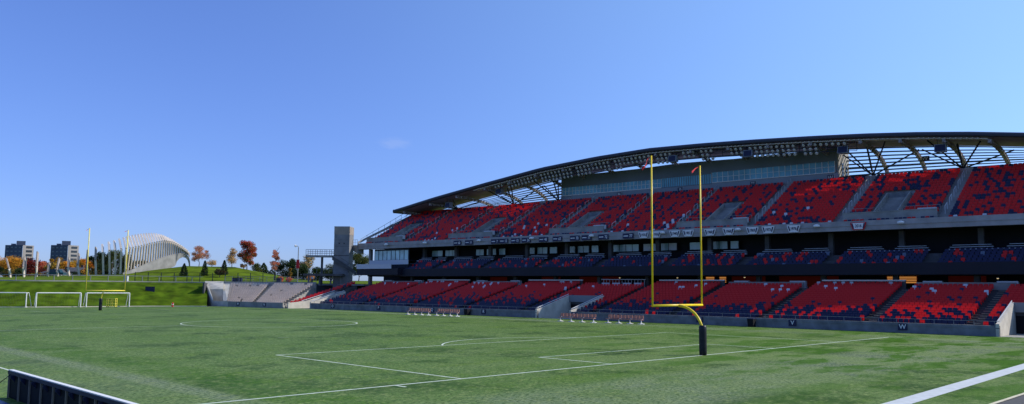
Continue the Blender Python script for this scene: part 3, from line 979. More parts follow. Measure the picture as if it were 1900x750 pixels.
# ---- year plaques
for yr, s in (('1925', 42.4), ('1926', 40.3), ('1940', 37.15), ('1951', 35.0), ('1960', 31.6), ('1968', 28.8), ('1969', 25.35), ('1973', 23.15), ('1976', 19.7), ('2016', 11.55)):
    big = yr == '2016'
    w = 1.75 if not big else 1.9; h = .92
    t = thing('year_plaque', 'white shield plaque reading %s on the upper deck fascia' % yr, 'plaque', W(17.22, s, 11.5), TH, 'year plaques on the upper fascia')
    def hexplate(mb, x, ww, hh, z0, mi=0, mb_=None):
        p = [(-ww / 2, hh), (-ww / 2 + .02, hh * .72), (-ww / 2 + .28, 0), (ww / 2 - .28, 0), (ww / 2 - .02, hh * .72), (ww / 2, hh)]
        i = len(mb.v); k = len(p)
        mb.v += [(x, a, z0 + b) for a, b in p] + [(x + .05, a, z0 + b) for a, b in p]
        mb.f.append(tuple(i + q for q in range(k))); mb.mi.append(mi)
        for q in range(k): mb.f.append((i + q, i + k + q, i + k + (q + 1) % k, i + (q + 1) % k)); mb.mi.append(mi)
    mb = MB(); hexplate(mb, -.05, w, h, 0); mb.build('plate', M['white'] if not big else M['red_cloth'], t)
    mb = MB()
    if big: hexplate(mb, -.075, w - .3, h - .16, .08); mb.build('inset', M['white'], t); mb = MB()
    for sg in (-1, 1):
        mb.hexa([(-.09, sg * (w / 2 - .46), .16), (-.052, sg * (w / 2 - .46), .16), (-.052, sg * (w / 2 - .34), .16), (-.09, sg * (w / 2 - .34), .16),
                 (-.09, sg * (w / 2 - .30), h - .12), (-.052, sg * (w / 2 - .30), h - .12), (-.052, sg * (w / 2 - .12), h - .12), (-.09, sg * (w / 2 - .12), h - .12)])
    mb.build('stripe', M['plaque_navy'], t)
    text_mesh('lettering', yr, .52, M['plaque_navy'], t, (-.085, 0, h * .5), (0, -1, 0), (0, 0, 1), width=.78)
# ---- navy number plaques further left
for num, s in (('77', 45.1), ('72', 49.6), ('11', 52.8), ('70', 55.1), ('62', 58.6), ('40', 61.5), ('26', 65.2), ('13', 67.6), ('12', 70.2), ('7', 72.2), ('11', 78.5), ('60', 81.4)):
    t = thing('number_plaque', 'navy plaque with white number %s on the upper deck fascia' % num, 'plaque', W(17.22, s, 11.5), TH, 'number plaques on the upper fascia')
    if num == '11': t['label'] = 'navy plaque with white number 11, ' + ('first right of the number 70 plaque' if s < 60 else 'second from the left end of the row')
    mb = MB(); mb.box(-.05, 0, -.95, .95, 0, .8); mb.build('panel', M['plaque_navy'], t)
    text_mesh('lettering', num, .6, M['white'], t, (-.056, -.5, .38), (0, -1, 0), (0, 0, 1), width=.85)
    mb = MB(); mb.box(-.056, -.051, .0, .8, .34, .47); mb.build('name_stripe', M['white'], t)
# white lamp heads along the upper fascia
fasc = [(-8, 'white dome lamp on the fascia at the right frame edge'), (6.5, 'white dome lamp on the fascia right of the 2016 plaque'), (16.5, 'white dome lamp on the fascia left of the 2016 plaque'), (27.2, 'white dome lamp on the fascia between the 1968 and 1969 plaques'),
        (38.9, 'white dome lamp on the fascia between the 1926 and 1940 plaques'), (51.5, 'white dome lamp on the fascia beside the 72 plaque'), (63.6, 'white dome lamp on the fascia beside the 26 plaque'), (75.6, 'white dome lamp on the fascia between the 7 and the next 11 plaque'), (89.5, 'white dome lamp on the fascia above the stepped balcony fronts'), (100.5, 'white dome lamp on the fascia nearest its left end')]
for s, lab in fasc:
    t = thing('dome_lamp', lab, 'lamp', W(17.2, s, 12.05), TH, 'white dome lamps on the fascia')
    mb = MB(); mb.path([(-.5, 0, .30), (-.5, 0, .22), (-.5, 0, .05), (-.5, 0, -.1)], .3, n=10, radii=[.1, .36, .42, .3]); mb.build('shade', M['white'], t, True)
    mb = MB(); mb.bar((0, 0, .25), (-.45, 0, .3), .07); mb.build('arm', M['grey'], t)
for s, z, lab in ((26.5, 5.75, 'small glowing lamp in the concourse above the V block'), (36.7, 5.7, 'small glowing lamp in the concourse left of the orange panels'), (46.5, 5.7, 'small glowing lamp in the concourse behind the wheelchair platform'), (-3.2, 5.6, 'small glowing lamp in the concourse at the right frame edge')):
    t = thing('concourse_lamp', lab, 'lamp', W(17.0, s, z), TH, 'small lamps in the concourse')
    mb = MB(); mb.path([(0, 0, .12), (0, 0, .08), (0, 0, -.04)], .1, n=10, radii=[.05, .13, .15]); mb.build('housing', M['grey'], t)
    mb = MB(); mb.path([(0, 0, -.045), (0, 0, -.12)], .1, n=10, radii=[.13, .07]); mb.build('bulb', M['warm_lamp'], t)
# glowing panels added; the wide one stands in for sunlit trees through an opening
for s, w, lab in ((34.3, 1.5, 'glowing orange panel behind the near goalpost uprights, left one'), (32.3, 1.2, 'glowing orange panel behind the right upright of the near goalpost'), (8.2, 3.6, 'wide glowing orange panel in place of sunlit trees seen under the club level')):
    t = thing('orange_panel', lab, 'sign', W(22.2, s, 4.95), TH, 'glowing orange panels in the concourse')
    mb = MB(); mb.box(-.05, .05, -w / 2, w / 2, 0, .95); mb.build('panel', M['red_wall'], t)
    mb = MB()
    for k in range(4): mb.box(-.07, -.052, -w / 2 + .1, w / 2 - .1, .1 + .22 * k, .2 + .22 * k)
    mb.build('glow_strip', M['orange_glow'], t)

# ================================================================== SEATS
def seat_geo(mb, n, s, z, mi, w=.45, tm=None):
    h = w / 2
    def P(a, b, c): return (n + a, s + b, z + c)
    # moulded backrest shell: three bent strips and a rolled top
    b = [(.40, .34, 1.0), (.44, .50, 1.0), (.49, .74, .97), (.525, .86, .86), (.57, .875, .8)]
    for (a0, z0, w0), (a1, z1, w1) in zip(b, b[1:]):
        mb.quad(P(a0, -h * w0, z0), P(a0, h * w0, z0), P(a1, h * w1, z1), P(a1, -h * w1, z1), mi)
    # folded-up pan with a rolled lip
    q = [(.28, .38, .9), (.30, .33, .92), (.36, .36, .92), (.385, .60, .86)]
    for (a0, z0, w0), (a1, z1, w1) in zip(q, q[1:]):
        mb.quad(P(a0, -h * w0, z0), P(a0, h * w0, z0), P(a1, h * w1, z1), P(a1, -h * w1, z1), mi)
rnd = random.Random(11)
seats = []      # (n, s, z, colour, row, zone)
def near(a, lst, d): return any(abs(a - x) < d for x in lst)
def coln(s, seed): return random.Random(int(round(s * 100)) * 7 + seed).uniform(-1, 1)
for row in range(L_ROWS + 1):
    s = -20.5
    while s < 100.8:
        n, z = ln(row), lz(row)
        ok = not near(s, LOWER_A, .72)
        for a, b in RAMPS:
            if a - .5 < s < b + .28 and row < 8: ok = False
        tall = any(a < s < b for a, b in ((5.9, 16.6), (28.7, 40), (52.4, 63.6), (76.6, 87.8)))
        if row == L_ROWS and not tall: ok = False
        if 15 <= row and 41 < s < 49: ok = ok and row < 16
        if ok:
            lo = 2.8 if s < 5.5 else (4.2 if s < 17.2 else (4.4 if s < 29 else 5.3))
            f = row - lo - coln(s, row // 3) * 1.7 - rnd.gauss(0, 2.1)
            c = 0 if f > 0 else 1
            if s < 5.5 and row >= 3 and rnd.random() < (.17 if row < 11 else .05): c = 1
            if row < 5 and rnd.random() < .05: c = 0
            if row >= 13 and rnd.random() < .04: c = 2
            if row == L_ROWS - (0 if tall else 1) and rnd.random() < .12: c = 2
            seats.append((n, s, z, c, row, 'lower'))
        s += .5
for row in range(U_ROWS):
    s = -20.4
    while s < 109.7:
        n, z = un(row), uz(row)
        ok = not near(s, UPPER_A, .66)
        sec = None
        for s0, s1 in VOM_SEC:
            if s0 < s < s1: sec = (s0, s1)
        if sec:
            v = vom_of(*sec)
            if row in (1, 2): ok = False
            if row == 0 and (int((s - sec[0]) / .5) % 6 == 5): ok = False
            if v and abs(s - v[0]) < v[1] / 2 + .55 and 1 <= row < 12: ok = False
        if ok:
            q = .23 + .08 * sin(s * .9 + row * 1.3) + .24 * coln(s, row // 3 + 40)
            if row < 3: q += .16
            elif row < 6: q += .06
            c = 1 if rnd.random() < q else 0
            if not sec and row < 7 and 0 < s < 95 and rnd.random() < (.07 if 38 < s < 62 else .03): c = 2
            if not sec and row == 0 and rnd.random() < .08: c = 2
            seats.append((n, s, z, c, row, 'upper'))
        s += .5
for row in range(5):
    s = -20.4
    while s < 93:
        n, z = 14.75 + .85 * row, 6.6 + .38 * row
        if not near(s, CLUB_A, .85):
            c = 0 if rnd.random() < .16 + .1 * coln(s, 5) else 1
            if rnd.random() < .03: c = 3
            seats.append((n, s, z, c, row, 'club'))
        s += .55
ORD = ['front', 'second', 'third', 'fourth', 'fifth', 'sixth', 'seventh', 'eighth', 'ninth', 'tenth', 'eleventh', 'twelfth', 'thirteenth', 'fourteenth']
CN = ['red', 'navy', 'white', 'slate']
MS = [M['seat_red'], M['seat_navy'], M['seat_white'], M['seat_slate']]
near_seats = []; rest = []
for t in seats:
    n, s, z, c, row, zone = t
    if zone == 'lower' and -6.3 < s < 5.3 and row < 13: near_seats.append(t)
    else: rest.append(t)
near_seats.sort(key=lambda t: (W(t[0], t[1]) - CAM).length)
lim = [t for t in near_seats]
if len(lim) > 290:
    lim_rows = sorted(lim, key=lambda t: (t[4], t[1]))
    keep, drop = lim_rows[:290], lim_rows[290:]
    # end on a whole row so that each label stays true of its row
    last_row = drop[0][4]
    rest += [t for t in keep if t[4] == last_row] + drop
    lim = [t for t in keep if t[4] < last_row]
seat_mesh = {}
for c in range(4):
    mb = MB(); seat_geo(mb, 0, 0, 0, 0)
    mb.box(.44, .50, -.03, .03, 0, .42); mb.box(.30, .44, -.245, -.225, .30, .62); 
    me_o = mb.build('stadium_seat', MS[c]); seat_mesh[c] = me_o.data
    bpy.data.objects.remove(me_o)
for n, s, z, c, row, zone in lim:
    o = bpy.data.objects.new('stadium_seat', seat_mesh[c]); LINK(o)
    o.location = W(n, s, z); o.rotation_euler = (0, 0, TH)
    blk = 'behind the W sign' if s > -4.15 else 'beside the right-hand concrete ramp wall'
    tag(o, '%s tip-up seat in the %s row of the block %s' % (CN[c], ORD[row], blk), 'seat', 'tip-up seats of the lower blocks nearest the camera')
mb = MB()
for n, s, z, c, row, zone in rest: seat_geo(mb, n, s, z, c)
so_ = mb.build('grandstand_seats', MS)
so_.location = O3; so_.rotation_euler = (0, 0, TH)
tag(so_, 'thousands of red, navy and white tip-up seats filling the grandstand decks', 'seats', None, 'stuff')

# ================================================================== CORNER STAND (pale seats, far end)
CA, CB = Vector((30.0, 104.6, 0)), Vector((27.0, 119.3, 0))
DA, DB = Vector((41.6, 112.6, 0)), Vector((31.2, 126.6, 0))
cs = thing('corner_stand', 'low sunlit corner stand of pale seats at the far end of the field', 'stand', CA)
def Q(t, d, z): # t along the front 0..1, d depth 0..1
    p = (CA.lerp(CB, t)).lerp(DA.lerp(DB, t), d)
    return (p.x - CA.x, p.y - CA.y, z)
CR = 12
mb = MB()
for i in range(CR):
    d0, d1 = (i + .12) / (CR + .5), (i + 1.12) / (CR + .5)
    z = .5 + .29 * i
    mb.hexa([Q(0, d0, 0), Q(0, d1, 0), Q(1, d1, 0), Q(1, d0, 0), Q(0, d0, z), Q(0, d1, z), Q(1, d1, z), Q(1, d0, z)])
mb.build('terrace', M['concrete'], cs)
mb = MB()
mb.hexa([Q(-.03, -.03, 0), Q(-.03, 0, 0), Q(1.0, 0, 0), Q(1.0, -.03, 0), Q(-.03, -.03, 1), Q(-.03, 0, 1), Q(1.0, 0, 1), Q(1.0, -.03, 1)])
mb.build('front_wall', M['concrete'], cs)
mb = MB()
mb.hexa([Q(0, 1.0, 0), Q(0, 1.03, 0), Q(1.1, 1.03, 0), Q(1.1, 1.0, 0), Q(0, 1.0, 4.75), Q(0, 1.03, 4.75), Q(1.1, 1.03, 4.75), Q(1.1, 1.0, 4.75)])
mb.build('rear_wall', M['concrete'], cs)
mb = MB()
mb.hexa([Q(1.30, -.05, 0), Q(1.30, 1.0, 0), Q(1.33, 1.0, 0), Q(1.33, -.05, 0), Q(1.30, -.05, 1.2), Q(1.30, 1.0, 4.75), Q(1.33, 1.0, 4.75), Q(1.33, -.05, 1.2)])
mb.hexa([Q(1.0, -.03, 0), Q(1.0, 0, 0), Q(1.3, 0, 0), Q(1.3, -.03, 0), Q(1.0, -.03, 1), Q(1.0, 0, 1), Q(1.3, 0, 1), Q(1.3, -.03, 1)])
mb.hexa([Q(1.02, .04, 0), Q(1.02, 1, 0), Q(1.1, 1, 0), Q(1.1, .04, 0), Q(1.02, .04, 1.1), Q(1.02, 1, 4.4), Q(1.1, 1, 4.4), Q(1.1, .04, 1.1)])
mb.hexa([Q(1.1, .55, 0), Q(1.1, 1.02, 0), Q(1.3, 1.02, 0), Q(1.3, .55, 0), Q(1.1, .55, 3.2), Q(1.1, 1.02, 4.75), Q(1.3, 1.02, 4.75), Q(1.3, .55, 3.2)])
mb.build('side_wall', M['concrete_pale'], cs)
mb = MB()
for i in range(CR):
    d0 = (i + .3) / (CR + .5)
    for j in range(30):
        t = .015 + j * .0335
        if .47 < t < .54: continue
        if rnd.random() < .02: continue
        z = .5 + .29 * i
        a, b = Vector(Q(t, d0, z)), Vector(Q(t + .029, d0, z))
        k = (Vector(Q(t, d0 + .05, z)) - a).normalized()
        u = Vector((0, 0, 1))
        p = [a + u * .38, b + u * .38, b + u * .38 + k * .3, a + u * .38 + k * .3, a + u * .46, b + u * .46, b + u * .46 + k * .3, a + u * .46 + k * .3]
        mb.hexa(p)
        a2, b2 = a + k * .32, b + k * .32
        mb.hexa([a2 + u * .42, b2 + u * .42, b2 + u * .42 + k * .05, a2 + u * .42 + k * .05, a2 + u * .82 + k * .08, b2 + u * .82 + k * .08, b2 + u * .82 + k * .13, a2 + u * .82 + k * .13])
o = mb.build('seats', M['seat_pale'], cs); tag(o, kind='stuff')
mb = MB()
for i in range(CR):
    d0, d1 = (i + .55) / (CR + .5), (i + 1.1) / (CR + .5)
    z = .5 + .29 * i
    mb.hexa([Q(.475, d0, z), Q(.475, d1, z), Q(.535, d1, z), Q(.535, d0, z), Q(.475, d0, z + .15), Q(.475, d1, z + .15), Q(.535, d1, z + .15), Q(.535, d0, z + .15)])
mb.build('aisle_steps', M['concrete_pale'], cs)
mb = MB()
for t in [x / 12 for x in range(14)]:
    mb.bar(Q(t, 1.015, 4.75), Q(t, 1.015, 5.75), .06)
for z in (5.75, 5.4, 5.05): mb.bar(Q(0, 1.015, z), Q(1.1, 1.015, z), .045)
mb.build('rear_railing', M['grey'], cs)
for L_, t, lab in (('N', .30, 'dark wall sign with white letter N on the corner stand, right one'), ('M', .80, 'dark wall sign with white letter M on the corner stand, left one')):
    q = Q(t, -.032, .25); q2 = Q(t + .05, -.032, .25)
    dirv = Vector(q) - Vector(q2)
    sg = thing('section_sign', lab, 'sign', Vector(q) + CA, atan2(dirv.y, dirv.x) + pi / 2, 'section letter signs on the field wall')
    mb = MB(); mb.box(-.05, 0, -.42, .42, 0, .64); mb.build('panel', M['navy'], sg)
    text_mesh('lettering', L_, .62, M['white'], sg, (-.056, 0, .32), (0, -1, 0), (0, 0, 1))
# sunlit red block between ramp and corner stand
mb = MB(); st = MB()
for row in range(L_ROWS):
    n, z = ln(row), lz(row)
    st.box(n - 2.4, n - 2.4 + L_D, 103.85, 105.6, 0, z)
    for k in range(3):
        seat_geo(mb, n - 2.4, 104.2 + .5 * k, z, 0 if rnd.random() < .85 else 1)
eb = thing('end_block', 'narrow sunlit block of red seats between the far ramp wall and the pale corner stand', 'seating block', O3, TH)
st.build('terrace', M['concrete_dark'], eb); o = mb.build('seats', MS, eb); tag(o, kind='stuff')

# ================================================================== GOALPOSTS
def goalpost(name, label, y, fwd, material, lower):
    t = thing(name, label, 'goalpost', (0, y, 0), 0, 'gridiron goalposts')
    R = .065
    mb = MB(); 
    pts = [(0, 0, 0), (0, 0, 1.25)] + [(0, fwd * 1.75 * (1 - cos(a)), 1.30 + 1.72 * sin(a)) for a in [pi / 2 * k / 10 for k in range(11)]]
    mb.path(pts, .085, n=12); mb.build('gooseneck', material, t, True)
    mb = MB(); mb.tube((-2.86, fwd * 1.78, 3.05), (2.86, fwd * 1.78, 3.05), .075, n=12); mb.build('crossbar', material, t, True)
    for sx in (-1, 1):
        mb = MB(); mb.path([(sx * 2.82, fwd * 1.78, 3.0), (sx * 2.82, fwd * 1.78, 12.44)], 0.055 if fwd > 0 else .068, n=10); u = mb.build('upright', material if lower is None else lower, t, True)
        rb = MB()
        zz = 12.4
        w = [Vector((sx * 2.82, fwd * 1.78, zz)) + Vector((-.14 * k, .1 * sin(k * .9), -.105 * k - .004 * k * k)) for k in range(8)]
        if sx > 0: w = [Vector((sx * 2.82, fwd * 1.78, zz)) + Vector((-.16 * k, .08 * sin(k * .7), -.075 * k)) for k in range(8)]
        nk = 7 if fwd > 0 else 3
        for k in range(nk):
            hw, hw2 = .018 + .009 * k, .018 + .009 * (k + 1)
            a, b = w[k], w[k + 1]
            rb.quad(a + Vector((0, 0, -hw)), b + Vector((0, 0, -hw2)), b + Vector((0, 0, hw2)), a + Vector((0, 0, hw)))
        rb.build('ribbon', M['red_cloth'], u)
    mb = MB()
    prof = [(.0, .2), (.06, .235), (.3, .24), (1.55, .24), (1.75, .235), (1.84, .2)]
    mb.path([(0, 0, z) for z, r in prof], .2, n=16, radii=[r for z, r in prof])
    p = mb.build('pad', M['pad'], t, True)
    mb = MB()
    for z in (.5, 1.0, 1.5): mb.path([(0, 0, z), (0, 0, z + .03)], .2, n=16, radii=[.246, .246])
    mb.build('pad_strap', M['dark_metal'], p)
    return t
goalpost('goalpost', 'tall yellow goalpost with black padded base at the near goal line', .06, 1, M['yellow'], None)
goalpost('goalpost', 'far yellow goalpost standing before the white soccer goals and berm', 106.3, -1, M['yellow_pale'], None)

# ================================================================== SOCCER GOALS
def soccer_goal(px0, px1, label):
    d0 = 137 + smooth(px0 / 385) * 15; d1 = 137 + smooth(px1 / 385) * 15
    def g(px, d):
        a = (px - 950) / F; return Vector((CAM.x + HA.x * d + HR.x * a * d, CAM.y + HA.y * d + HR.y * a * d, 0))
    p, q = g(px0, d0), g(px1, d1)
    c = (p + q) / 2; x = (q - p); w = x.length; rz = atan2(x.y, x.x)
    t = thing('soccer_goal', label, 'soccer goal', c, rz, 'white soccer goals at the foot of the berm')
    h, dp = 2.44, 1.5
    mb = MB()
    for sx in (-w / 2, w / 2):
        mb.tube((sx, 0, 0), (sx, 0, h), .09, n=8)
        mb.tube((sx, .9, h), (sx, dp + .6, .05), .05, n=6); mb.tube((sx, 0, h - .03), (sx, .9, h), .05, n=6); mb.tube((sx, 0, .06), (sx, dp + .6, .06), .06, n=6)
    mb.tube((-w / 2, 0, h), (w / 2, 0, h), .09, n=8); mb.tube((-w / 2, dp + .6, .06), (w / 2, dp + .6, .06), .06, n=6)
    mb.build('frame', M['white'], t)
    nb = MB()
    k = -w / 2
    while k < w / 2:
        nb.bar((k, .9, h), (k, dp + .6, .06), .008); k += .45
    for j in range(7):
        f = j / 7; nb.bar((-w / 2, .9 + (dp - .3) * f, h * (1 - f)), (w / 2, .9 + (dp - .3) * f, h * (1 - f)), .008)
    for sx in (-w / 2, w / 2):
        for j in range(1, 6): nb.bar((sx, .0, h * j / 6), (sx, .9 + (dp - .3) * (1 - j / 6), h * j / 6), .008)
    nb.build('net', M['net'], t)
soccer_goal(-28, 57, 'white soccer goal cut by the left frame edge')
soccer_goal(75.5, 157.5, 'white soccer goal in the middle of the three')
soccer_goal(168, 247, 'white soccer goal with a yellow rack inside, rightmost of three')
# yellow rack inside the right goal
def world_on(px, d): 
    a = (px - 950) / F; return Vector((CAM.x + HA.x * d + HR.x * a * d, CAM.y + HA.y * d + HR.y * a * d, 0))
t = thing('equipment_rack', 'yellow open equipment rack on wheels inside the right soccer goal', 'rack', world_on(215, 143.2), -YAW)
mb = MB()
for x in (-.75, 0, .75):
    for y in (-.3, .3): mb.bar((x, y, .12), (x, y, 1.55), .08)
for z in (.2, .65, 1.1, 1.52):
    for y in (-.3, .3): mb.bar((-.75, y, z), (.75, y, z), .08)
    for x in (-.75, 0, .75): mb.bar((x, -.3, z), (x, .3, z), .06)
mb.build('frame', M['yellow_pale'], t)
for x in (-.7, .7):
    for y in (-.28, .28):
        w_ = MB(); w_.tube((x, y - .03, .085), (x, y + .03, .085), .08, n=10); w_.build('wheel', M['black'], t)

# dark board on the berm
bp = at(278, 545, 157.5)
t = thing('notice_board', 'dark rectangular board on posts standing on the grass berm', 'board', (bp.x, bp.y, 1.2), -YAW)
mb = MB(); mb.box(-.85, .85, -.06, .06, .9, 2.35); mb.build('panel', M['navy'], t)
mb = MB(); mb.box(-.9, .9, -.08, .08, 2.352, 2.42); mb.box(-.9, -.852, -.08, .08, .9, 2.35); mb.box(.852, .9, -.08, .08, .9, 2.35); mb.build('frame', M['dark_metal'], t)
for x in (-.55, .55):
    mb = MB(); mb.box(x - .05, x + .05, -.05, .05, -.3, .9); mb.build('post', M['dark_metal'], t)
# red and white hydrant-like post
hp = world_on(327, 149.5)
t = thing('hydrant', 'small red and white hydrant at the foot of the berm', 'hydrant', hp)
mb = MB(); mb.path([(0, 0, 0), (0, 0, .1), (0, 0, .12), (0, 0, .6), (0, 0, .72), (0, 0, .82)], .2, n=10, radii=[.2, .2, .13, .13, .14, .05]); mb.build('body', M['red_cloth'], t)
mb = MB(); mb.tube((-.22, 0, .5), (.22, 0, .5), .06, n=8); mb.tube((0, -.2, .42), (0, 0, .42), .08, n=8); mb.build('nozzle', M['white'], t)

# ================================================================== TEAM BENCHES
def bench(s0, s1, n, label):
    L = s1 - s0
    t = thing('team_bench', label, 'bench', W(n, (s0 + s1) / 2), TH, 'orange team benches in front of the field wall')
    mb = MB(); mb.box(-.22, .22, -L / 2, L / 2, .46, .52); mb.build('seat', M['bench_seat'], t)
    mb = MB()
    k = 10; seg = L / k
    for i in range(k):
        y0 = -L / 2 + i * seg
        mb.hexa([(.24, y0 + .03, .6), (.29, y0 + .03, .6), (.29, y0 + seg - .03, .6), (.24, y0 + seg - .03, .6), (.30, y0 + .07, .98), (.35, y0 + .07, .98), (.35, y0 + seg - .07, .98), (.30, y0 + seg - .07, .98)])
    mb.build('backrest', M['bench_seat'], t)
    for i in range(4):
        y = -L / 2 + L * (i + .12) / 3.25
        l = MB(); l.box(-.04, .04, y - .05, y + .05, .08, .458); l.box(-.32, .34, y - .06, y + .06, 0, .08); l.bar((.05, y, .4), (.3, y, .62), .05); l.box(-.2, .2, y - .35, y + .35, .0, .05)
        l.build('leg', M['white'], t)
bench(63.8 + .0, 68.6, -5.6, 'far orange bench on white legs, left of the far pair')
bench(58.4, 62.9, -5.2, 'far orange bench on white legs, right of the far pair')
bench(34.6, 40.0, -6.0, 'near orange bench on white legs, left of the near pair')
bench(28.6, 33.6, -5.0, 'near orange bench on white legs, right of the near pair')
# dark bins by the wall
for s, lab in ((17.4, 'black bin against the field wall between the U and V signs'), (61.2, 'black bin against the field wall left of the R sign')):
    t = thing('waste_bin', lab, 'bin', W(-.55, s, 0), TH, 'black bins by the field wall')
    mb = MB(); mb.hexa([(-.3, -.3, 0), (.3, -.3, 0), (.3, .3, 0), (-.3, .3, 0), (-.36, -.36, .85), (.36, -.36, .85), (.36, .36, .85), (-.36, .36, .85)]); mb.build('body', M['black'], t)
    mb = MB(); mb.box(-.39, .39, -.39, .39, .852, .95); mb.build('lid', M['navy'], t)

# ================================================================== ADVERTISING BOARDS (seen from behind)
y = 6.1
ord_ = 0
adnames = ['first', 'second', 'third', 'fourth', 'fifth', 'sixth', 'seventh', 'eighth', 'ninth', 'tenth']
proto = None
while y > -8:
    lab = 'dark field-side board from behind, %s from the far end of the row' % adnames[ord_]
    if proto is None:
        t = thing('advertising_board', lab, 'advertising board', (-36.58, y, 0), 0, 'field-side boards seen from behind')
        mb = MB(); mb.box(0, .07, -1.262, 0, .02, .962); mb.build('panel', M['black'], t)
        mb = MB(); mb.box(-.05, .1, -1.264, .0, .965, 1.0); mb.build('top_rail', M['white'], t)
        mb = MB(); mb.box(-.07, -.002, -1.262, 0, .85, .96); mb.build('rear_rail', M['navy'], t)
        mb = MB(); mb.box(-.06, -.002, -.09, -.045, .0, .848); mb.build('post', M['rib_brown'], t)
        mb = MB(); mb.hexa([(-.14, -.69, .75), (-.002, -.69, .61), (-.002, -.63, .61), (-.14, -.63, .75), (-.16, -.69, .845), (-.002, -.69, .845), (-.002, -.63, .845), (-.16, -.63, .845)]); mb.build('brace', M['navy'], t)
        proto = t
    else:
        t = copy_tree(proto); t.location = (-36.58, y, 0); t['label'] = lab
    y -= 1.268; ord_ += 1
    if ord_ >= 10: break
t = thing('stay_rod', 'thin dark stay rod leaning on the far end of the boards', 'stay', (-37.5, 6.2, 0))
mb = MB(); mb.bar((0, 0, 0.02), (.92, -.52, .92), .025); mb.build('rod', M['dark_metal'], t)
mb = MB(); mb.box(-.12, .12, -.12, .12, 0, .03); mb.build('foot', M['dark_metal'], t)
# blue tarp
mb = MB()
nx, ny = 16, 12
for i in range(nx + 1):
    for j in range(ny + 1):
        u, v = i / nx, j / ny
        z = .02 + .14 * max(0, sin(u * 9 + v * 3)) * max(0, sin(v * 7 + u * 4)) * sin(pi * u) * sin(pi * v) + .10 * sin(pi * u) * sin(pi * v)
        mb.v.append((-39.4 + u * 2.4 , 1.6 + v * 4.7 + .15 * sin(u * 7), z))
for i in range(nx):
    for j in range(ny):
        a = i * (ny + 1) + j
        mb.f.append((a, a + ny + 1, a + ny + 2, a + 1)); mb.mi.append(0)
tag(mb.build('tarpaulin', M['tarp'], None, True), 'crumpled blue tarpaulin on the turf behind the boards, bottom left corner', 'tarpaulin')

# ================================================================== TOWER, PLATFORM, STAIRS AT THE FAR END
tp = W(14, 111.0, 0)
tw = thing('elevator_tower', 'plain grey concrete stair tower at the far left end of the grandstand', 'tower', tp, radians(42))
mb = MB(); mb.box(0, 3.4, -1.55, 1.55, 0, 14.3); mb.build('shaft', M['tower_concrete'], tw)
mb = MB(); mb.box(-.02, 3.42, -1.57, 1.57, 14.3, 15.75); mb.build('top_band', M['rib_brown'], tw)
mb = MB(); mb.box(-.04, 3.44, -1.59, 1.59, 15.75, 15.95); mb.build('cap', M['fascia'], tw)
mb = MB(); mb.box(-.03, -.021 + .02, -1.56, 1.56, 10.05, 10.15); mb.build('joint', M['dark_metal'], tw)
for z in (6.6, 8.4, 11.9, 13.2):
    mb = MB(); mb.box(-.012, -.001, -1.54, 1.54, z, z + .04); mb.build('joint', M['concrete_dark'], tw)
for yy in (-.5, .5):
    mb = MB(); mb.box(-.03, -.002, yy - .12, yy + .12, 12.4, 12.65); mb.build('vent', M['dark_metal'], tw)
# viewing platform left of the tower
vp = W(14, 113.2, 0)
dirl = -HR
pl = thing('viewing_platform', 'raised railed platform on one column left of the tower', 'platform', (vp.x, vp.y, 0), atan2(-HR.y, -HR.x))
mb = MB(); mb.box(-.5, 5.6, -.9, .9, 9.75, 10.15); mb.build('deck', M['concrete'], pl)
mb = MB(); mb.box(2.3, 2.7, -.2, .2, 4.2, 9.75); mb.build('column', M['concrete_dark'], pl)
mb = MB()
for x in [i * .95 for i in range(7)]:
    for yy in (-.85, .85): mb.bar((x - .1, yy, 10.15), (x - .1, yy, 11.3), .06)
for yy in (-.85, .85):
    for z in (10.55, 10.9, 11.3): mb.bar((-.5, yy, z), (5.6, yy, z), .045)
mb.bar((5.58, -.85, 11.3), (5.58, .85, 11.3), .05)
mb.build('railing', M['grey'], pl)
# lower terrace of the platform and stairs
mb = MB(); mb.box(-2.5, 5.2, 1.2, 4.2, 6.0, 6.4); mb.build('lower_deck', M['concrete_dark'], pl)
mb = MB()
for x in (-1.8, .2, 2.4, 4.6): mb.bar((x, 2.0, 4.2), (x, 2.0, 6.0), .25)
for x in [i * .8 - 2.4 for i in range(10)]: mb.bar((x, 1.25, 6.4), (x, 1.25, 7.5), .04)
mb.bar((-2.4, 1.25, 7.5), (5.2, 1.25, 7.5), .06)
mb.build('lower_railing', M['grey'], pl)
stt = thing('outside_stair', 'grey flight of steps descending right in front of the tower', 'stair', (vp.x, vp.y, 0), atan2(HR.y, HR.x))
mb = MB()
for i in range(14):
    x0 = .0 + i * .33
    mb.box(x0, x0 + .35, -2.2, -1.0, 9.5 - i * .21, 9.75 - i * .21)
mb.build('steps', M['concrete'], stt)
mb = MB(); mb.bar((0, -2.25, 10.7), (4.6, -2.25, 7.8), .06); mb.hexa([(0, -2.3, 9.2), (4.7, -2.3, 6.3), (4.7, -2.24, 6.3), (0, -2.24, 9.2), (0, -2.3, 10.0), (4.7, -2.3, 7.1), (4.7, -2.24, 7.1), (0, -2.24, 10.0)])
mb.build('balustrade', M['concrete_dark'], stt)
mb = MB(); mb.box(4.5, 7.2, -2.2, -.6, 6.2, 6.6); mb.build('landing', M['concrete_dark'], stt)
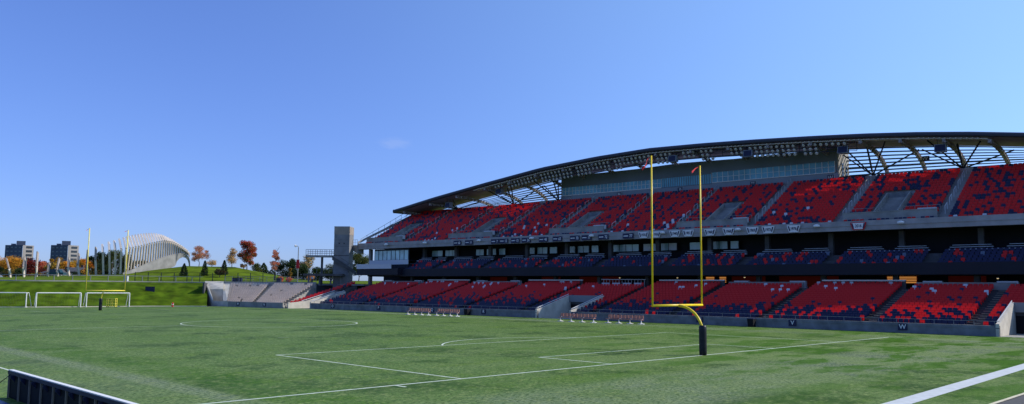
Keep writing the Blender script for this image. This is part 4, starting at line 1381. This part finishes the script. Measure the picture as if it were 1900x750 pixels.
# bridge from the tower to the upper deck
br = thing('link_bridge', 'short railed bridge between the tower and the upper deck', 'bridge', W(17.2, 108.6, 0), TH)
mb = MB(); mb.hexa([(0, 1.4, 10.6), (1.6, 1.4, 10.6), (1.6, 3.8, 11.6), (0, 3.8, 11.6), (0, 1.4, 12.3), (1.6, 1.4, 12.3), (1.6, 3.8, 12.3), (0, 3.8, 12.3)]); mb.build('deck', M['concrete'], br)
mb = MB()
for yy in (1.5, 2.3, 3.1, 3.8): mb.bar((.05, yy, 12.3), (.05, yy, 13.4), .05)
mb.bar((.05, 1.5, 13.4), (.05, 3.8, 13.4), .05); mb.bar((.05, 1.5, 12.9), (.05, 3.8, 12.9), .04); mb.build('railing', M['grey'], br)
mb = MB(); mb.box(13.6, 20, 103.2, 118, 4.15, 4.38); o = mb.build('terrace_floor', M['concrete']); o.location = O3; o.rotation_euler = (0, 0, TH); struct(o)

# ================================================================== FENCES ON THE BERM
def polyfence(pts, label, hgt, step, name='rail_fence', rails=(1.0,), r=.05, mp='grey', group=None):
    t = thing(name, label, 'fence', pts[0], 0, group)
    o = Vector(pts[0])
    mb = MB()
    P = [Vector(p) - o for p in pts]
    for a, b in zip(P, P[1:]):
        for f in rails: mb.bar(a + Vector((0, 0, hgt * f)), b + Vector((0, 0, hgt * f)), r * 2)
    mb.build('rail', M[mp], t)
    acc = 0
    for a, b in zip(P, P[1:]):
        L = (b - a).length; k = acc
        while k < L:
            p = a + (b - a) * (k / L)
            q = MB(); q.bar(p - Vector((0, 0, .2)), p + Vector((0, 0, hgt)), .12); q.build('post', M[mp], t)
            k += step
        acc = k - L
    return t
def on_ground(px, d, dz=0):
    p = world_on(px, d); return Vector((p.x, p.y, ground_h(p.x, p.y) + dz))
fp = [on_ground(px, 150 + smooth(px / 385) * 16 + 6) for px in range(-60, 400, 20)]
polyfence(fp, 'long grey railing along the top of the grass berm', 1.15, 3.2, r=.06)
fp2 = [on_ground(px, 173 + (px - 250) * .02) for px in range(255, 560, 20)]
polyfence(fp2, 'tall thin dark mesh fence at the foot of the green hill', 1.9, 2.6, name='mesh_fence', rails=(.98, .55, .1), r=.025, mp='dark_metal')

# ================================================================== RIBBED SCULPTURE
sc = thing('ribbed_sculpture', 'long shell-like sculpture of bent pale ribs rising over a curved concrete base', 'sculpture', on_ground(232, 200))
so3 = sc.location.copy()
# (px base, py base, px elbow, py elbow, px top, py top) measured ribs; interpolated between
RB = [(20, 520.5, 17, 499, 12, 480), (44.5, 520, 43.5, 496.5, 46, 478), (67.5, 520, 68, 493, 70, 468), (89, 520, 88.5, 506, 92, 488), (108, 519, 106, 502, 110, 480),
      (129.5, 518, 126, 497, 128, 479), (148, 518.5, 144, 493, 146.5, 471), (164, 517, 161, 489, 163, 465), (178.5, 517, 177, 483, 178, 459.5), (192, 515, 191, 470, 190, 455),
      (203.5, 512, 203, 466, 202, 450.5), (214, 510, 214, 466, 212, 448), (223.5, 508, 225, 463, 221.5, 444.5), (232.5, 505, 234, 462, 229.5, 442.5)]
def curve(tbl, x): return lerp_table(tbl, x)
E_TOP = [(232, 442), (245, 439), (260, 436), (275, 434.5), (290, 434.5), (305, 438), (320, 446), (335, 456), (345, 464), (350, 471)]
E_ELB = [(232, 462), (245, 460), (260, 457), (275, 453), (290, 450), (305, 448.5), (320, 451), (335, 459), (345, 466), (350, 473)]
E_BASE = [(232, 505), (245, 499.5), (260, 493.5), (275, 487), (290, 481), (305, 476), (320, 472), (335, 470), (345, 471), (350, 476)]
k = 0
px = 238.5
while px < 350:
    f = (px - 238) / 112
    RB.append((px - 2 + 5 * f, curve(E_BASE, px), px + 3 - 1 * f, curve(E_ELB, px), px - 3.5 + 1 * f, curve(E_TOP, px)))
    px += 5.6 - 2.6 * f
def dz_(px): return 200 + max(0, px - 230) * .13
for i, (bx, by, ex, ey, tx, ty) in enumerate(RB):
    d = dz_(bx)
    b, e, t_ = at(bx, by, d) - so3, at(ex, ey, d - 1.6) - so3, at(tx, ty, d + .8) - so3
    w = .5
    up = Vector((HR.x, HR.y, 0))
    mb = MB()
    thick = .26 if i < 14 else .25
    mb.bar(b, e, .6, thick, up=up)
    rib = mb.build('rib', M['rib_leg'] if i > 13 else M['rib_white'], sc)
    mb = MB(); mb.bar(e, t_, .75, thick * (1.0 if i < 9 else 1.5), up=up)
    mb.build('rib_tip', M['rib_white'] if i >= 9 else M['rib_brown'], rib)
# concrete base wedge and arch
mb = MB()
lowp = [(228, 513), (245, 511), (262, 509), (280, 506), (298, 503), (312, 499), (324, 494.5)]
upp = [(228, 506.5), (245, 500), (262, 493), (280, 485), (298, 478.5), (312, 474.5), (324, 471.5)]
arch_in = [(326, 492), (328, 486), (333, 480), (339, 477.5), (344, 478.5), (348, 483), (350, 489), (350.5, 497)]
arch_out = [(326, 471.3), (331, 470.2), (336, 469.5), (342, 470), (347, 473), (351, 478), (352.6, 485), (353, 497)]
def slab(lo, hi, d, th):
    for (a, b), (c, e) in zip(zip(lo, hi), zip(lo[1:], hi[1:])):
        da, dc = dz_(a[0]) - .6, dz_(c[0]) - .6
        p = [at(a[0], a[1], da), at(c[0], c[1], dc), at(c[0], c[1], dc + th), at(a[0], a[1], da + th), at(b[0], b[1], da), at(e[0], e[1], dc), at(e[0], e[1], dc + th), at(b[0], b[1], da + th)]
        mb.hexa([q - so3 for q in p])
slab(lowp + arch_in, upp + arch_out, 204.0, 1.2)
mb.build('base_wall', M['concrete'], sc)

# ================================================================== TREES
LEAF = {'gold': leafmat('leaf_gold', (0.493, 0.275, 0.029)), 'gold_dark': leafmat('leaf_gold_dark', (0.232, 0.145, 0.026)), 'orange': leafmat('leaf_orange', (.70, .24, .11)),
        'red': leafmat('leaf_red', (.50, .06, .035)), 'maroon': leafmat('leaf_maroon', (0.087, 0.029, 0.029)), 'green': leafmat('leaf_green', (0.051, 0.080, 0.026)), 'dark': leafmat('leaf_dark', (0.020, 0.041, 0.017)),
        'pale': leafmat('leaf_pale', (0.522, 0.362, 0.203)), 'pink': leafmat('leaf_pink', (.75, .36, .25)), 'olive': leafmat('leaf_olive', (0.123, 0.123, 0.036)), 'bright_orange': leafmat('leaf_bright_orange', (0.725, 0.319, 0.043))}
SOFT = {478, 528, 545, 566, 590}
def tree(name, label, px, d, py_top, wpx, pal, shape='round', trunk=.25, dens=1.0, group=None, base=None, leaf=None, cat='tree', trunkmat='bark'):
    g = on_ground(px, d) if base is None else base
    if shape == 'cone' and px in SOFT: shape, trunk, wpx = 'tall', .04, wpx * 1.15
    h = max(1.2, at(px, py_top, d).z - g.z)
    w = wpx / F * d
    t = thing(name, label, cat, g, random.uniform(0, 6), group)
    rr = random.Random(int(px * 13 + d))
    tb = MB()
    th = h * (.92 if shape != 'bush' else .4)
    tr = max(.09, h * .018)
    pts = [(0, 0, -.3)] + [(rr.uniform(-.02, .02) * h * k, rr.uniform(-.02, .02) * h * k, th * (k / 6)) for k in range(1, 7)]
    tb.path(pts, tr, n=6, radii=[tr * 1.25] + [tr * (1 - k / 6.6) for k in range(1, 7)])
    if shape != 'cone':
        for k in range(9):
            z0 = h * (trunk + .08 * k * .9)
            if z0 > h * .85: break
            a = rr.uniform(0, 2 * pi); L = w * .42 * rr.uniform(.6, 1)
            q = (cos(a) * L, sin(a) * L, z0 + h * .16)
            tb.path([(0, 0, z0), (q[0] * .5, q[1] * .5, z0 + h * .06), q], tr * .4, n=5, radii=[tr * .5, tr * .32, tr * .12])
    tb.build('trunk', M[trunkmat], t)
    mb = MB()
    lf = leaf or max(.2, d / F * 2.0)
    n = int(dens * min(5200, max(420, 11 * (h * w) / (lf * lf))))
    blobs = []
    if shape == 'round':
        for k in range(16):
            a = rr.uniform(0, 2 * pi); zz = rr.uniform(trunk + .1, .92); R = w / 2 * sqrt(max(.05, 1 - ((zz - .55) / .55) ** 2)) * rr.uniform(.2, 1.0)
            blobs.append((cos(a) * R, sin(a) * R, zz * h, w * rr.uniform(.12, .3)))
        blobs.append((0, 0, h * .9, w * .2))
    elif shape == 'tall':
        for k in range(14):
            a = rr.uniform(0, 2 * pi); zz = rr.uniform(trunk, .95); R = w / 2 * (1 - abs(zz - .45) * .9) * rr.uniform(.1, .65)
            blobs.append((cos(a) * R, sin(a) * R, zz * h, w * rr.uniform(.18, .3) * (1.25 - zz * .6)))
    elif shape == 'bush':
        for k in range(8):
            a = rr.uniform(0, 2 * pi); R = w / 2 * rr.uniform(.2, .8)
            blobs.append((cos(a) * R, sin(a) * R, h * rr.uniform(.3, .75), w * rr.uniform(.14, .25)))
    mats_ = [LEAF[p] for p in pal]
    for i in range(n):
        if shape == 'cone':
            zz = rr.random() ** 1.35; z = h * (trunk * .5 + (1 - trunk * .5) * zz)
            a = rr.uniform(0, 2 * pi)
            lay = .62 + .38 * ((zz * 7 + .5 * sin(2 * a + px)) % 1) + .16 * sin(3 * a + zz * 11 + px)
            R = w / 2 * (1 - zz ** 1.9) * lay * sqrt(rr.uniform(.15, 1)) + .08
            c = Vector((cos(a) * R, sin(a) * R, z - R * .18)); shade = rr.random()
        else:
            bx, by, bz, br = rr.choice(blobs)
            v = Vector((rr.gauss(0, 1), rr.gauss(0, 1), rr.gauss(0, 1))).normalized() * br * rr.uniform(.3, 1.15)
            v.z *= .8
            c = Vector((bx, by, bz)) + v
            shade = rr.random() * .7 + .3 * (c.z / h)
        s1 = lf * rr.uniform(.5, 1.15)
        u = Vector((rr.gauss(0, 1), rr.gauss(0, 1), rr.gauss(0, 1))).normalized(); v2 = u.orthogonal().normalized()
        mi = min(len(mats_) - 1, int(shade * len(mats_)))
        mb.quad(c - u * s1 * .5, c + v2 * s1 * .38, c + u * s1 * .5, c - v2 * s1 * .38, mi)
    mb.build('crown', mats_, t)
    return t
G1 = 'trees on the green hill'
tree('maple_tree', 'small orange maple on the hilltop beside the sculpture arch', 372, 206, 457, 28, ['orange', 'pink', 'pale', 'pink'], 'round', .2, 1.0, G1)
tree('young_tree', 'sparse pale yellow young tree on the hilltop', 433, 208, 459, 27, ['gold', 'pale', 'pale'], 'tall', .2, .6, G1)
tree('maple_tree', 'tallest crimson maple with green lower leaves on the hill', 461, 203, 447, 33, ['gold_dark', 'olive', 'red', 'red'], 'round', .1, 1.7, G1)
tree('young_tree', 'slim salmon-pink tree on a white trunk right of the crimson maple', 513, 185, 455, 19, ['orange', 'pink', 'pink'], 'tall', .3, .9, G1)
tree('shrub', 'low pale yellow bush on the hilltop skyline', 396, 214, 481, 22, ['gold', 'pale', 'pale'], 'bush', .05, .8, G1, cat='shrub')
tree('shrub', 'orange-yellow bush at the foot of the crimson maple', 455, 204, 489, 15, ['bright_orange', 'pale'], 'bush', .05, .9, G1, cat='shrub')
tree('spruce', 'dark little spruce under the sculpture arch', 345, 186, 489, 16, ['dark', 'dark', 'green'], 'cone', .05, 1.2, G1)
tree('spruce', 'dark little spruce below the orange maple', 383, 186, 484, 14, ['dark', 'green'], 'cone', .05, 1.2, G1)
tree('shrub', 'brownish bush on the slope beside two small spruces', 411, 184, 492, 20, ['maroon', 'olive', 'olive'], 'bush', .05, 1.3, G1, cat='shrub')
tree('spruce', 'dark spruce behind the brownish bush on the slope', 419, 188, 483, 15, ['dark', 'dark', 'green'], 'cone', .05, 1.2, G1)
G2 = 'evergreens beyond the hill'
for px, d, top, w, lab, pal in ((478, 226, 491, 18, 'olive spruce right below the crimson maple', ['olive', 'green']), (492, 228, 488, 15, 'dark green spruce left of the salmon tree', ['dark', 'green']), (507, 215, 500, 14, 'short dark spruce hidden by the salmon tree', ['dark', 'dark']),
                           (528, 210, 485, 24, 'broad dark evergreen right of the salmon tree', ['dark', 'dark', 'green']), (545, 212, 482, 22, 'dark evergreen left of the lamp post', ['dark', 'dark', 'green']), (566, 214, 492, 22, 'dark evergreen right of the lamp post', ['dark', 'green']), (590, 216, 497, 20, 'dark evergreen below the viewing platform', ['dark', 'green'])):
    tree('spruce', lab, px, d, top, w * 1.45, pal, 'cone', .05, 1.5, G2)
tree('broadleaf_tree', 'dark tree mass low behind the platform column', 612, 232, 498, 44, ['dark', 'dark', 'green'], 'bush', .05, 1.6, G2)
tree('aspen_tree', 'airy pale olive tree left of the viewing platform', 572, 240, 474, 30, ['olive', 'pale', 'olive'], 'round', .3, .8, G2)
for px, d, top, w, lab, pal in ((523, 178, 513, 18, 'scarlet bush left of the yellow sapling', ['orange', 'red']), (540, 179, 515, 16, 'scarlet bush at the lamp post', ['red', 'orange']), (580, 180, 508, 18, 'orange bush behind the standing person', ['orange', 'bright_orange'])):
    tree('shrub', lab, px, d, top, w, pal, 'bush', .05, 1.1, 'autumn bushes behind the corner stand', cat='shrub')
tree('young_tree', 'small yellow sapling among scarlet bushes', 541, 181, 498, 9, ['gold', 'gold_dark'], 'tall', .1, 1, 'autumn bushes behind the corner stand')
tree('broadleaf_tree', 'green tree seen between the tower and the glazed lounge', 668, 225, 470, 46, ['dark', 'green', 'olive'], 'round', .15, 1.6, 'trees beyond the grandstand end')
tree('broadleaf_tree', 'brown tree behind the platform beside the tower', 628, 235, 488, 40, ['dark', 'olive'], 'round', .15, 1.3, 'trees beyond the grandstand end')
G3 = 'autumn trees behind the berm'
for px, d, top, w, lab, pal, sh in (
    (-14, 330, 482, 60, 'golden tree cut by the left frame edge', ['gold_dark', 'gold', 'bright_orange'], 'round'), (22, 330, 480, 44, 'broad orange-gold tree below the left apartment block', ['gold_dark', 'gold', 'bright_orange'], 'round'),
    (4, 260, 497, 30, 'dark green bushy tree at the far left corner', ['dark', 'green'], 'round'), (43, 345, 481, 26, 'olive tree at the foot of the left apartment block', ['gold_dark', 'olive', 'gold'], 'round'),
    (58, 300, 484, 36, 'dark maroon domed tree right of the left apartment block', ['maroon', 'maroon', 'red'], 'round'), (40, 250, 498, 18, 'dark green tree before the maroon one', ['dark', 'green'], 'round'),
    (87, 380, 484, 15, 'lone small green tree between the two apartment blocks', ['dark', 'green'], 'round'), (83, 320, 495, 20, 'low red-orange tree between the apartment blocks', ['red', 'orange'], 'round'),
    (98, 330, 491, 16, 'brownish tree left of the right apartment block', ['maroon', 'olive'], 'round'), (113, 320, 478, 30, 'large golden tree before the right apartment block', ['gold_dark', 'gold', 'gold'], 'round'),
    (136, 330, 486, 24, 'yellow-green tree at the right apartment block foot', ['gold_dark', 'gold', 'olive'], 'round'), (152, 300, 487, 18, 'dull gold tree beside the left upright of the far goalpost', ['gold_dark', 'gold'], 'round'),
    (166, 290, 478, 24, 'brightest orange tree between the far goalpost uprights', ['gold', 'bright_orange', 'bright_orange'], 'round'), (186, 280, 468, 32, 'tall dark green tree behind the first sculpture ribs', ['dark', 'dark', 'green'], 'round'),
    (211, 285, 465, 36, 'broad dark tree behind the middle of the sculpture', ['dark', 'green', 'olive'], 'round'), (238, 280, 476, 34, 'dark tree low behind the dense sculpture ribs', ['dark', 'dark', 'olive'], 'round'),
    (262, 290, 484, 26, 'dark tree farthest right behind the sculpture ribs', ['dark', 'olive'], 'round'), (-2, 300, 487, 40, 'ochre tree behind the dark green one at the left edge', ['gold_dark', 'bright_orange', 'gold'], 'round'),
    (70, 340, 486, 30, 'rust tree right behind the maroon domed one', ['maroon', 'orange', 'red'], 'round'),
    (102, 300, 490, 26, 'ochre tree left of the large golden one', ['gold_dark', 'gold', 'olive'], 'round'),
    (126, 290, 486, 26, 'deep gold tree right of the large golden one', ['gold_dark', 'gold', 'bright_orange'], 'round'),
    (145, 310, 484, 28, 'yellow tree left of the far goalpost', ['gold_dark', 'gold', 'gold'], 'round'),
    (178, 320, 482, 30, 'amber tree behind the brightest orange one', ['gold_dark', 'bright_orange', 'gold'], 'round'),
    (200, 300, 474, 34, 'dark tree between the two taller dark ones', ['dark', 'green', 'olive'], 'round'),
    (225, 305, 470, 34, 'green tree behind the right upright of the far goalpost', ['dark', 'green', 'olive'], 'round'),
    (30, 270, 500, 34, 'low brown-green bush under the left apartment block', ['dark', 'olive', 'gold_dark'], 'bush'), (95, 280, 503, 36, 'low dark bush left of the white gabled house', ['dark', 'olive', 'maroon'], 'bush'),
    (185, 255, 503, 40, 'low dark hedge-like bush behind the first tall ribs', ['dark', 'dark', 'gold_dark'], 'bush'), (160, 250, 503, 26, 'low amber bush behind the goalpost crossbar', ['gold_dark', 'dark', 'bright_orange'], 'bush'),
    (76, 235, 508, 16, 'low yellow-green bush near the berm railing', ['olive', 'gold'], 'bush'), (62, 245, 508, 20, 'brown-olive bush behind the berm railing', ['olive', 'gold_dark'], 'bush'),
    (150, 240, 504, 20, 'dark bush beside the dark house', ['dark', 'green'], 'bush')):
    tree('broadleaf_tree' if sh != 'bush' else 'shrub', lab, px, d, top, w, pal, sh, .12, 1.35, G3, cat='tree' if sh != 'bush' else 'shrub')

# ================================================================== APARTMENT BLOCKS
def apartment(px, label, ytop, d=600):
    base = on_ground(px, d)
    base.z = 4
    h = at(px, ytop, d).z - base.z
    k = d / F / 1.14
    t = thing('apartment_block', label, 'apartment block', base, -YAW + math.atan((950 - px) / F), 'distant apartment blocks')
    wl, wr = 32 * k, 20 * k     # left wing coloured as shaded face, right wing as sunlit face (widths in metres)
    x0 = -26 * k
    mb = MB()
    fl = int(h / 2.9)
    mb.hexa([(x0, 3.0, 0), (x0 + wl * .98, -4, 0), (x0 + wl * .98, 16, 0), (x0, 18, 0), (x0, 3.0, h * .93), (x0 + wl * .98, -4, h * .93), (x0 + wl * .98, 16, h * .93), (x0, 18, h * .93)])
    mb.build('shaded_wing', M['apt_dark'], t)
    mb = MB()
    xr = x0 + wl
    mb.hexa([(xr, -4.2, 0), (xr + wr, 0, 0), (xr + wr, 16, 0), (xr, 16, 0), (xr, -4.2, h * .93), (xr + wr, 0, h * .93), (xr + wr, 16, h * .93), (xr, 16, h * .93)])
    pw = mb.build('sunlit_wing', M['apt_beige'], t)
    mb = MB(); mb.box(x0 + wl * .62, xr + 1.5, 2, 12, h * .93, h * 1.0 + 1.2); mb.box(x0 + wl * .32, x0 + wl * .6, 3, 12, h * .93, h * .97); mb.build('roof_house', M['apt_dark'], t)
    for i in range(fl - 1):
        z = 2.2 + i * 2.9
        if z > h * .88: break
        q = MB(); yy0 = -4.2 + 4.2 * .32; yy1 = -4.2 + 4.2 * .86
        q.hexa([(xr + wr * .32, yy0 - .25, z), (xr + wr * .86, yy1 - .25, z), (xr + wr * .86, yy1 + .02, z), (xr + wr * .32, yy0 + .02, z), (xr + wr * .32, yy0 - .25, z + 1.5), (xr + wr * .86, yy1 - .25, z + 1.5), (xr + wr * .86, yy1 + .02, z + 1.5), (xr + wr * .32, yy0 + .02, z + 1.5)])
        q.build('window_band', M['apt_window'], pw)
        q = MB()
        for j in range(4):
            a = .08 + j * .23; ya = 3.0 - 7 * a; yb = 3.0 - 7 * (a + .13)
            q.hexa([(x0 + wl * a, ya - .35, z), (x0 + wl * (a + .13), yb - .35, z), (x0 + wl * (a + .13), yb + .02, z), (x0 + wl * a, ya + .02, z), (x0 + wl * a, ya - .35, z + .9), (x0 + wl * (a + .13), yb - .35, z + .9), (x0 + wl * (a + .13), yb + .02, z + .9), (x0 + wl * a, ya + .02, z + .9)])
        q.build('balcony_row', M['press_panel'], t)
apartment(38, 'left one of two dark and beige apartment towers beyond the trees', 450)
apartment(122, 'right one of two dark and beige apartment towers, nearer the goalpost', 450)

# ================================================================== HOUSES AND VAN BEYOND THE BERM
def house(px, d, wpx, pyt, label, wall, gable, roofm='house_roof'):
    b = on_ground(px, d); b.z -= .2
    w = wpx / F * d; h = at(px, pyt, d).z - b.z
    t = thing('house', label, 'house', b, -YAW, 'houses behind the berm')
    e = h * .62
    mb = MB(); mb.box(-w / 2, w / 2, 0, 9, 0, e)
    if gable: mb.hexa([(-w / 2, 0, e), (w / 2, 0, e), (w / 2, .3, e), (-w / 2, .3, e), (-.05, 0, h - .1), (.05, 0, h - .1), (.05, .3, h - .1), (-.05, .3, h - .1)])
    mb.build('wall', M[wall], t)
    mb = MB()
    if gable:
        for sg in (-1, 1):
            mb.hexa([(sg * (w / 2 + .3), -.3, e - .25), (sg * (w / 2 + .3), 9.3, e - .25), (0, 9.3, h), (0, -.3, h), (sg * (w / 2 + .3), -.3, e - .05), (sg * (w / 2 + .3), 9.3, e - .05), (0, 9.3, h + .2), (0, -.3, h + .2)])
    else:
        mb.hexa([(-w / 2 - .3, -.4, e), (w / 2 + .3, -.4, e), (w / 2 + .3, 4.5, h), (-w / 2 - .3, 4.5, h), (-w / 2 - .3, -.4, e + .2), (w / 2 + .3, -.4, e + .2), (w / 2 + .3, 4.5, h + .2), (-w / 2 - .3, 4.5, h + .2)])
    rf = mb.build('roof', M[roofm], t)
    mb = MB(); mb.box(w * .2, w * .2 + .8, 5, 5.8, h * .8, h + 1.0); mb.build('chimney', M['brick'], rf)
    for x in ((-.28, 0, .28) if not gable else (-.22, .22)):
        f = MB(); f.box(w * x - .55, w * x + .55, -.06, -.005, e * .4, e * .85); wi = f.build('window', M['white'], t)
        p_ = MB(); p_.box(w * x - .45, w * x + .45, -.1, -.065, e * .44, e * .81); p_.build('pane', M['apt_window'], wi)
    mb = MB(); mb.box(-.5, .5, -.05, -.006, 0, e * .36); mb.build('door', M['brick'], t)
house(106, 262, 13, 500, 'small white gabled house behind the berm railing', 'house_wall', True)
house(134, 268, 24, 497, 'wide dark house with low roof behind the berm railing', 'house_dark', False)
house(84, 285, 18, 504, 'low grey house half hidden left of the white gabled house', 'house_dark', False)
vb = on_ground(110, 232)
t = thing('parked_van', 'dark teal van parked in front of the white gabled house', 'van', vb, -YAW)
mb = MB(); mb.hexa([(-2.3, -.9, .35), (2.3, -.9, .35), (2.3, .9, .35), (-2.3, .9, .35), (-2.25, -.88, 1.1), (2.25, -.88, 1.1), (2.25, .88, 1.1), (-2.25, .88, 1.1)])
mb.hexa([(-2.25, -.88, 1.1), (1.5, -.88, 1.1), (1.5, .88, 1.1), (-2.25, .88, 1.1), (-2.15, -.78, 1.95), (.9, -.78, 1.95), (.9, .78, 1.95), (-2.15, .78, 1.95)]); mb.build('body', M['car_paint'], t)
for x0, x1 in ((-2.0, -1.2), (-1.1, -.2), (-.1, .8)):
    mb = MB(); mb.hexa([(x0, -.9, 1.2), (x1, -.9, 1.2), (x1, -.86, 1.2), (x0, -.86, 1.2), (x0 + .03, -.82, 1.8), (x1 - .05, -.82, 1.8), (x1 - .05, -.79, 1.8), (x0 + .03, -.79, 1.8)]); mb.build('window', M['apt_window'], t)
for x in (-1.4, 1.4):
    for yy in (-.92, .78):
        w_ = MB(); w_.tube((x, yy, .34), (x, yy + .14, .34), .34, n=14); w_.build('wheel', M['black'], t)

# ================================================================== LAMP POSTS
def lamp(px, d, pyt, label, banner):
    b = on_ground(px, d); h = at(px, pyt, d).z - b.z
    t = thing('street_lamp', label, 'street lamp', b, -YAW, 'lamp posts beyond the corner stand')
    mb = MB(); mb.path([(0, 0, -.2), (0, 0, .6), (0, 0, h - .3), (-.1, 0, h), (-.5, 0, h + .15)], .1, n=8, radii=[.16, .13, .09, .07, .06]); mb.build('pole', M['grey'], t)
    mb = MB(); mb.path([(-.9, 0, h + .02), (-.75, 0, h + .12), (-.4, 0, h + .2)], .2, n=10, radii=[.14, .34, .12]); mb.build('lamp_head', M['offwhite'], t)
    if banner:
        mb = MB(); mb.box(-.35, .35, -.16, -.11, h * .38, h * .62); bn = mb.build('banner', M['red_cloth'], t)
        mb = MB(); mb.bar((-.4, -.13, h * .625), (.4, -.13, h * .625), .05); mb.build('banner_arm', M['dark_metal'], bn)
lamp(555, 185, 457.5, 'tall grey street lamp with a dark red banner behind the corner stand', True)
# light pole among ribs
b = on_ground(52, 225)
t = thing('utility_pole', 'thin grey utility pole standing between the left sculpture ribs', 'pole', b, -YAW)
h = at(52, 476, 225).z - b.z
mb = MB(); mb.path([(0, 0, -.2), (0, 0, h)], .12, n=8, radii=[.15, .09]); mb.build('shaft', M['grey'], t)
mb = MB(); mb.bar((-.7, 0, h - .4), (.7, 0, h - .4), .1); mb.build('crossarm', M['bark'], t)
# white bin on the path by the ribs
b = on_ground(239, 171)
t = thing('utility_box', 'pale utility box beside the path left of the sculpture base', 'box', b, -YAW)
mb = MB(); mb.box(-.35, .35, -.3, .3, 0, 1.15); mb.build('cabinet', M['offwhite'], t); mb = MB(); mb.box(-.4, .4, -.35, .35, 1.153, 1.22); mb.build('lid', M['grey'], t)
# bins on the corner stand's rear walk
for px, lab in ((440, 'pair of dark bins behind the corner stand, left pair'), (517, 'dark bin behind the corner stand, near the salmon tree')):
    b = at(px, 527, 176); b.z = 4.42
    t = thing('waste_bin', lab, 'bin', b, -YAW, 'dark bins behind the corner stand')
    for j, x in enumerate((-.55, .55) if px < 500 else (0,)):
        mb = MB(); mb.hexa([(x - .4, -.35, 0), (x + .4, -.35, 0), (x + .4, .35, 0), (x - .4, .35, 0), (x - .48, -.42, 1.1), (x + .48, -.42, 1.1), (x + .48, .42, 1.1), (x - .48, .42, 1.1)]); mb.build('body', M['navy'], t)
        mb = MB(); mb.box(x - .5, x + .5, -.45, .45, 1.103, 1.25); mb.build('lid', M['black'], t)

# ================================================================== PERSON on the terrace
def skin_obj(name, verts, edges, radii, material, parent, root=0, sub=2):
    me = bpy.data.meshes.new(name); me.from_pydata(verts, edges, []); me.materials.append(material)
    o = bpy.data.objects.new(name, me); LINK(o)
    md = o.modifiers.new('skin', 'SKIN'); md.use_smooth_shade = True
    for i, r in enumerate(radii):
        me.skin_vertices[0].data[i].radius = (r, r)
    me.skin_vertices[0].data[root].use_root = True
    sb = o.modifiers.new('sub', 'SUBSURF'); sb.levels = sub; sb.render_levels = sub
    if parent: o.parent = parent
    return o
pp = at(579, 527, 168.0); pp.z = 4.39
per = thing('person', 'person in white top and dark trousers standing at the concourse end', 'person', pp, -YAW + .6)
V = [(0, 0, .95), (0, .01, 1.15), (0, 0, 1.4), (0, -.01, 1.52), (0, -.02, 1.62), (0, -.02, 1.74),
     (.09, 0, .9), (.1, -.02, .5), (.1, .02, .09), (.1, -.12, .05), (-.09, 0, .9), (-.11, .02, .5), (-.12, .05, .09), (-.12, -.09, .05),
     (.2, 0, 1.4), (.25, .02, 1.13), (.24, -.08, .88), (.24, -.1, .78), (-.2, 0, 1.4), (-.25, .03, 1.13), (-.25, -.06, .88), (-.25, -.08, .78)]
Eg = [(0, 1), (1, 2), (2, 3), (3, 4), (4, 5), (0, 6), (6, 7), (7, 8), (8, 9), (0, 10), (10, 11), (11, 12), (12, 13), (2, 14), (14, 15), (15, 16), (16, 17), (2, 18), (18, 19), (19, 20), (20, 21)]
Rd = [.14, .13, .14, .06, .085, .08, .095, .06, .045, .035, .095, .06, .045, .035, .065, .048, .036, .035, .065, .048, .036, .035]
skin_obj('body', V, Eg, Rd, M['skin'], per)
skin_obj('shirt', [(0, 0, .93), (0, .01, 1.15), (0, 0, 1.4), (0, -.01, 1.47), (.2, 0, 1.4), (.25, .02, 1.13), (-.2, 0, 1.4), (-.25, .03, 1.13)], [(0, 1), (1, 2), (2, 3), (2, 4), (4, 5), (2, 6), (6, 7)], [.165, .16, .165, .08, .085, .065, .085, .065], M['shirt'], per)
skin_obj('trousers', [(0, 0, .96), (.09, 0, .88), (.1, -.02, .5), (.1, .02, .11), (-.09, 0, .88), (-.11, .02, .5), (-.12, .05, .11)], [(0, 1), (1, 2), (2, 3), (0, 4), (4, 5), (5, 6)], [.16, .12, .08, .065, .12, .08, .065], M['trousers'], per)
skin_obj('hair', [(0, .01, 1.70), (0, .0, 1.77)], [(0, 1)], [.10, .085], M['hair'], per)
